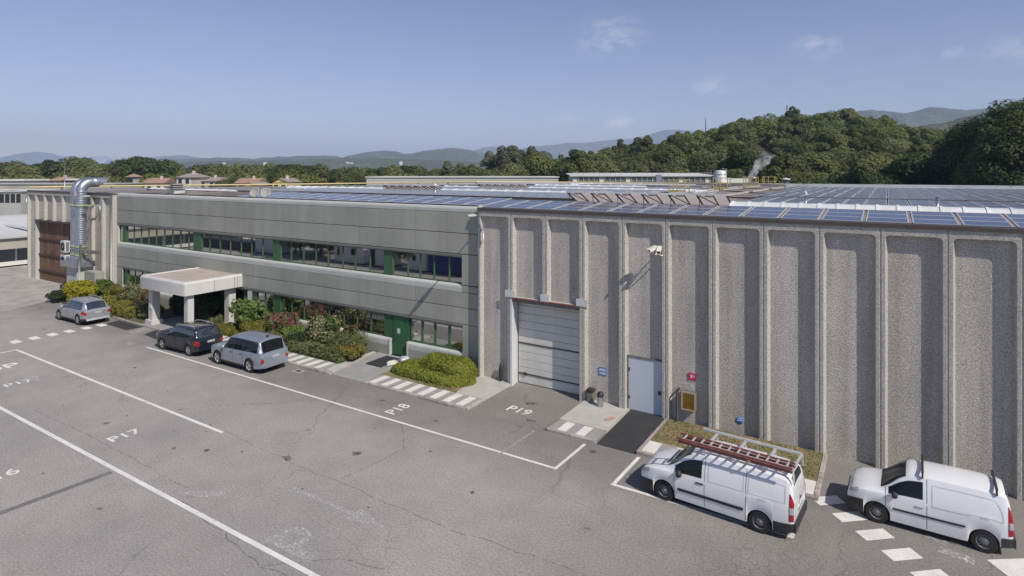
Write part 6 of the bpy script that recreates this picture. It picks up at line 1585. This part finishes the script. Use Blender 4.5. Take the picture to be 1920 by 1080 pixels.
# clipped two-tier hedge
t = thing('clipped_hedge', 'clipped yellow-green hedge in two tiers beside the pale concrete slab', 'hedge', (-20.7, 25.4, .1))
M['hedge'] = leaf_mat('hedge_leaf', (.25,.27,.04), (.185,.215,.035), 2.2, .0, .25, (12,.7,1.3))
def tier(cx, cy, a, c, z0, h, p, n, seed, name):
    rs = np.random.default_rng(seed); nu, nv = 40, 12
    def sup(th, ph):
        k = 1+.035*np.sin(3*ph+seed)+.03*np.sin(5*ph+1.3)
        cx_ = np.sign(np.cos(ph))*np.abs(np.cos(ph))**.8; sy_ = np.sign(np.sin(ph))*np.abs(np.sin(ph))**.8
        r = np.abs(np.cos(th))**p
        return np.stack([cx+a*k*r*cx_, cy+c*k*r*sy_, z0+h*np.sin(th)**.8*(1+.05*np.sin(4*ph+3*th))], -1)
    th = np.linspace(0, np.pi/2, nv); ph = np.linspace(0, 2*np.pi, nu, endpoint=False)
    b = MB(); G = sup(th[:,None]+0*ph[None], ph[None]+0*th[:,None]); ctr = np.array([cx, cy, z0]); G = (G-ctr)*.965+ctr
    b.v = [tuple(q) for q in G.reshape(-1,3)]
    for j in range(nv-1):
        for i in range(nu): b.f.append([j*nu+i,j*nu+(i+1)%nu,(j+1)*nu+(i+1)%nu,(j+1)*nu+i]); b.mi.append(0); b.sm.append(True)
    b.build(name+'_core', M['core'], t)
    tt = np.where(rs.uniform(size=n) < .55, np.arcsin(rs.uniform(0,1,n)), np.arccos(rs.uniform(0,1,n)**(1/(2*p)))); pp = rs.uniform(0, 2*np.pi, n); P = sup(tt, pp); e = 1e-3
    n1 = sup(np.clip(tt+e,0,np.pi/2-1e-4), pp)-P; n2 = sup(tt, pp+e)-P; nn = np.cross(n2, n1); nn /= np.linalg.norm(nn, axis=1, keepdims=True)+1e-12; nn[np.isnan(nn)] = 0
    sgn = np.sign(np.sum(nn*(P-ctr), axis=1, keepdims=True)); nn *= np.where(sgn == 0, 1, sgn)
    P = P+nn*rs.uniform(-.05,.03,n)[:,None]
    link(name, quads_mesh(name, leaf_quads(rs, P, nn+rs.normal(size=(n,3))*.5, .062), [M['hedge']]), t)
tier(-20.95, 25.4, 2.6, 1.16, .1, .5, .40, 17000, 3, 'lower_tier')
tier(-20.2, 25.7, 1.75, .9, .36, .75, .36, 9500, 5, 'upper_tier')

for (px_, py_) in ((-47.0,1.5),(-48.3,.2),(-60.5,1.8),(-63.2,.6),(-65.6,2.0),(-68.0,1.0),(-62.0,-2.5),(-66.5,-2.0)):
    r_ = thing('tree', 'bushy tree among the white cabins across the yard, mirrored in the upper windows', 'tree', (px_, py_, 0), 'trees across the yard', px_)
    r_.scale = (.42,.42,.42)
    for nm, m_ in (('trunk', TR['broad']), ('crown', CR['broad'][int(abs(px_)) % 3])): o = bpy.data.objects.new(nm, m_); COL.objects.link(o); o.parent = r_
# ---------------------------------------------------------------- distant hills
def rng_hill(name, prof, t, depth, m, seed, rough_, foot=None, ncol=150, nrow=14):
    xs = np.linspace(prof[0][0], prof[-1][0], ncol); rs = np.random.default_rng(seed)
    ys = np.interp(xs, [p[0] for p in prof], [p[1] for p in prof])
    top = 11.2+(322-ys)/1124*t
    nz_ = np.zeros(ncol)
    for o in range(1, 6): 
        f = ncol/10*2**o/8; nz_ += np.interp(np.linspace(0, f, ncol), np.arange(int(f)+3), rs.normal(size=int(f)+3))*rough_/2**o
    b = MB(); vv = []
    for j in range(nrow+1):
        d = -1+2*j/nrow; prof_ = math.cos(d*math.pi/2)**1.15
        row = np.interp(np.linspace(0, ncol/6, ncol), np.arange(ncol//6+3), rs.normal(size=ncol//6+3))*.5+np.interp(np.linspace(0, ncol/2.5, ncol), np.arange(int(ncol/2.5)+3), rs.normal(size=int(ncol/2.5)+3))*.5
        for i in range(ncol):
            tt = t+depth*d; a = (xs[i]-960)/1124; k = prof_*(1+ (row[i]*.13*min(1,abs(d)*2) if abs(d) > .05 else 0))
            h = (top[i]+nz_[i])*max(0, k)-(5 if j in (0, nrow) else 0)
            b.v.append((a*t*C_-tt*S_, a*t*S_+tt*C_, h))
    for j in range(nrow):
        for i in range(ncol-1): b.f.append([j*ncol+i,j*ncol+i+1,(j+1)*ncol+i+1,(j+1)*ncol+i]); b.mi.append(0); b.sm.append(True)
    return setting(b.build(name, m))
M['far_wood'] = mat('far_woodland', (.05,.07,.028), .95, col2=((.085,.10,.045),.012,.4,.62), fine=(.06,.6,1.4), bump=(.05,1,18))
M['mountain'] = mat('mountain', (.06,.075,.045), .95, col2=((.11,.11,.08),.003,.42,.62), fine=(.02,.75,1.25), bump=(.01,1,60))
M['snow_rock'] = mat('snow_rock', (.2,.2,.2), .9, col2=((.75,.75,.75),.0016,.42,.5))
rng_hill('hill', [(290,302),(330,299),(380,297.5),(420,295),(450,294.5),(480,297),(520,294),(560,293),(600,292.5),(630,294),(645,298),(660,294),(690,286.5),(715,283.5),(745,284),(760,290),(780,287),(810,281),(845,277.5),(855,277),(880,280.5),(905,288),(960,300),(1020,312)], 4600, 900, M['far_wood'], 3, 6)
rng_hill('hill', [(-80,312),(200,310),(400,304),(560,302),(640,299),(760,299),(900,303),(1000,312)], 2600, 500, M['far_wood'], 4, 5)
rng_hill('mountain', [(560,300),(590,294),(610,290),(628,291),(650,299)], 8200, 900, M['mountain'], 5, 8, ncol=60)
rng_hill('mountain', [(280,300),(310,294),(335,291.5),(345,293),(370,296),(390,300)], 8600, 900, M['mountain'], 6, 8, ncol=60)
rng_hill('mountain', [(5,299),(30,291),(55,287),(75,285),(90,288),(105,296),(118,302)], 9500, 900, M['mountain'], 7, 10, ncol=60)
rng_hill('mountain', [(105,302),(122,293),(134,285),(143,288),(152,296),(180,292),(200,292),(215,300)], 12400, 900, M['snow_rock'], 8, 14, ncol=60)
rng_hill('mountain', [(880,286),(905,277),(925,275),(960,282),(1000,275),(1040,271),(1065,267),(1095,267),(1130,263),(1165,260),(1200,256),(1225,248),(1243,244),(1258,243.5),(1285,246),(1305,250),(1350,256),(1450,262)], 9200, 1500, M['mountain'], 9, 14)
rng_hill('mountain', [(1480,262),(1540,236),(1590,212),(1620,206.5),(1650,208),(1680,211),(1705,212),(1725,205),(1742,199),(1760,202),(1785,207),(1815,206),(1840,203),(1862,198),(1885,194),(1930,186),(2000,178),(2100,190)], 3900, 800, M['far_wood'], 10, 9)
rng_hill('hill', [(1640,262),(1700,250),(1740,240),(1780,229),(1820,219),(1870,210),(1930,200),(2050,190)], 1150, 220, M['far_wood'], 11, 4)
# plain: a thin scatter of far buildings
for (px, t, py, wd) in ((652,2350,304,6),(660,2350,305,5),(752,2300,303,5),(420,2300,305,5),(497,2250,304,4)):
    p = at_depth(px, t); z = zpix(py, t)
    tag(MB().obox((p.x,p.y,z/2), Vector((C_,S_,0))*wd, Vector((-S_,C_,0))*5, (0,0,z/2+.1)).build('far_house', M['white_wall']), 'tiny pale far-off house among the trees of the distant plain', 'house', 'far-off houses on the plain')

# ---------------------------------------------------------------- air
HZ = bpy.data.materials.new('haze'); HZ.use_nodes = True; n_ = HZ.node_tree.nodes; n_.clear()
vo = n_.new('ShaderNodeOutputMaterial'); pv = n_.new('ShaderNodeVolumePrincipled'); pv.inputs['Density'].default_value = HAZE = 1.3e-4; pv.inputs['Color'].default_value = (.59,.71,.95,1); pv.inputs['Anisotropy'].default_value = 0
HZ.node_tree.links.new(pv.outputs[0], vo.inputs['Volume'])
setting(MB().box(-13500,-13500,-1.2,13500,13500,670).build('haze', HZ), 'stuff')

# parts made of many pieces too small to pick apart
for o in list(SC.objects):
    if o.parent is not None and o.name.split('.')[0] in ('panel_gap','side_panel_rim','clamp_band','flowers','foliage','strut','joint_sealant','plate_smudge','plate_band','roof_light','bracing','pipe_stand','skylight_kerb','louvre'): o['kind'] = 'stuff'
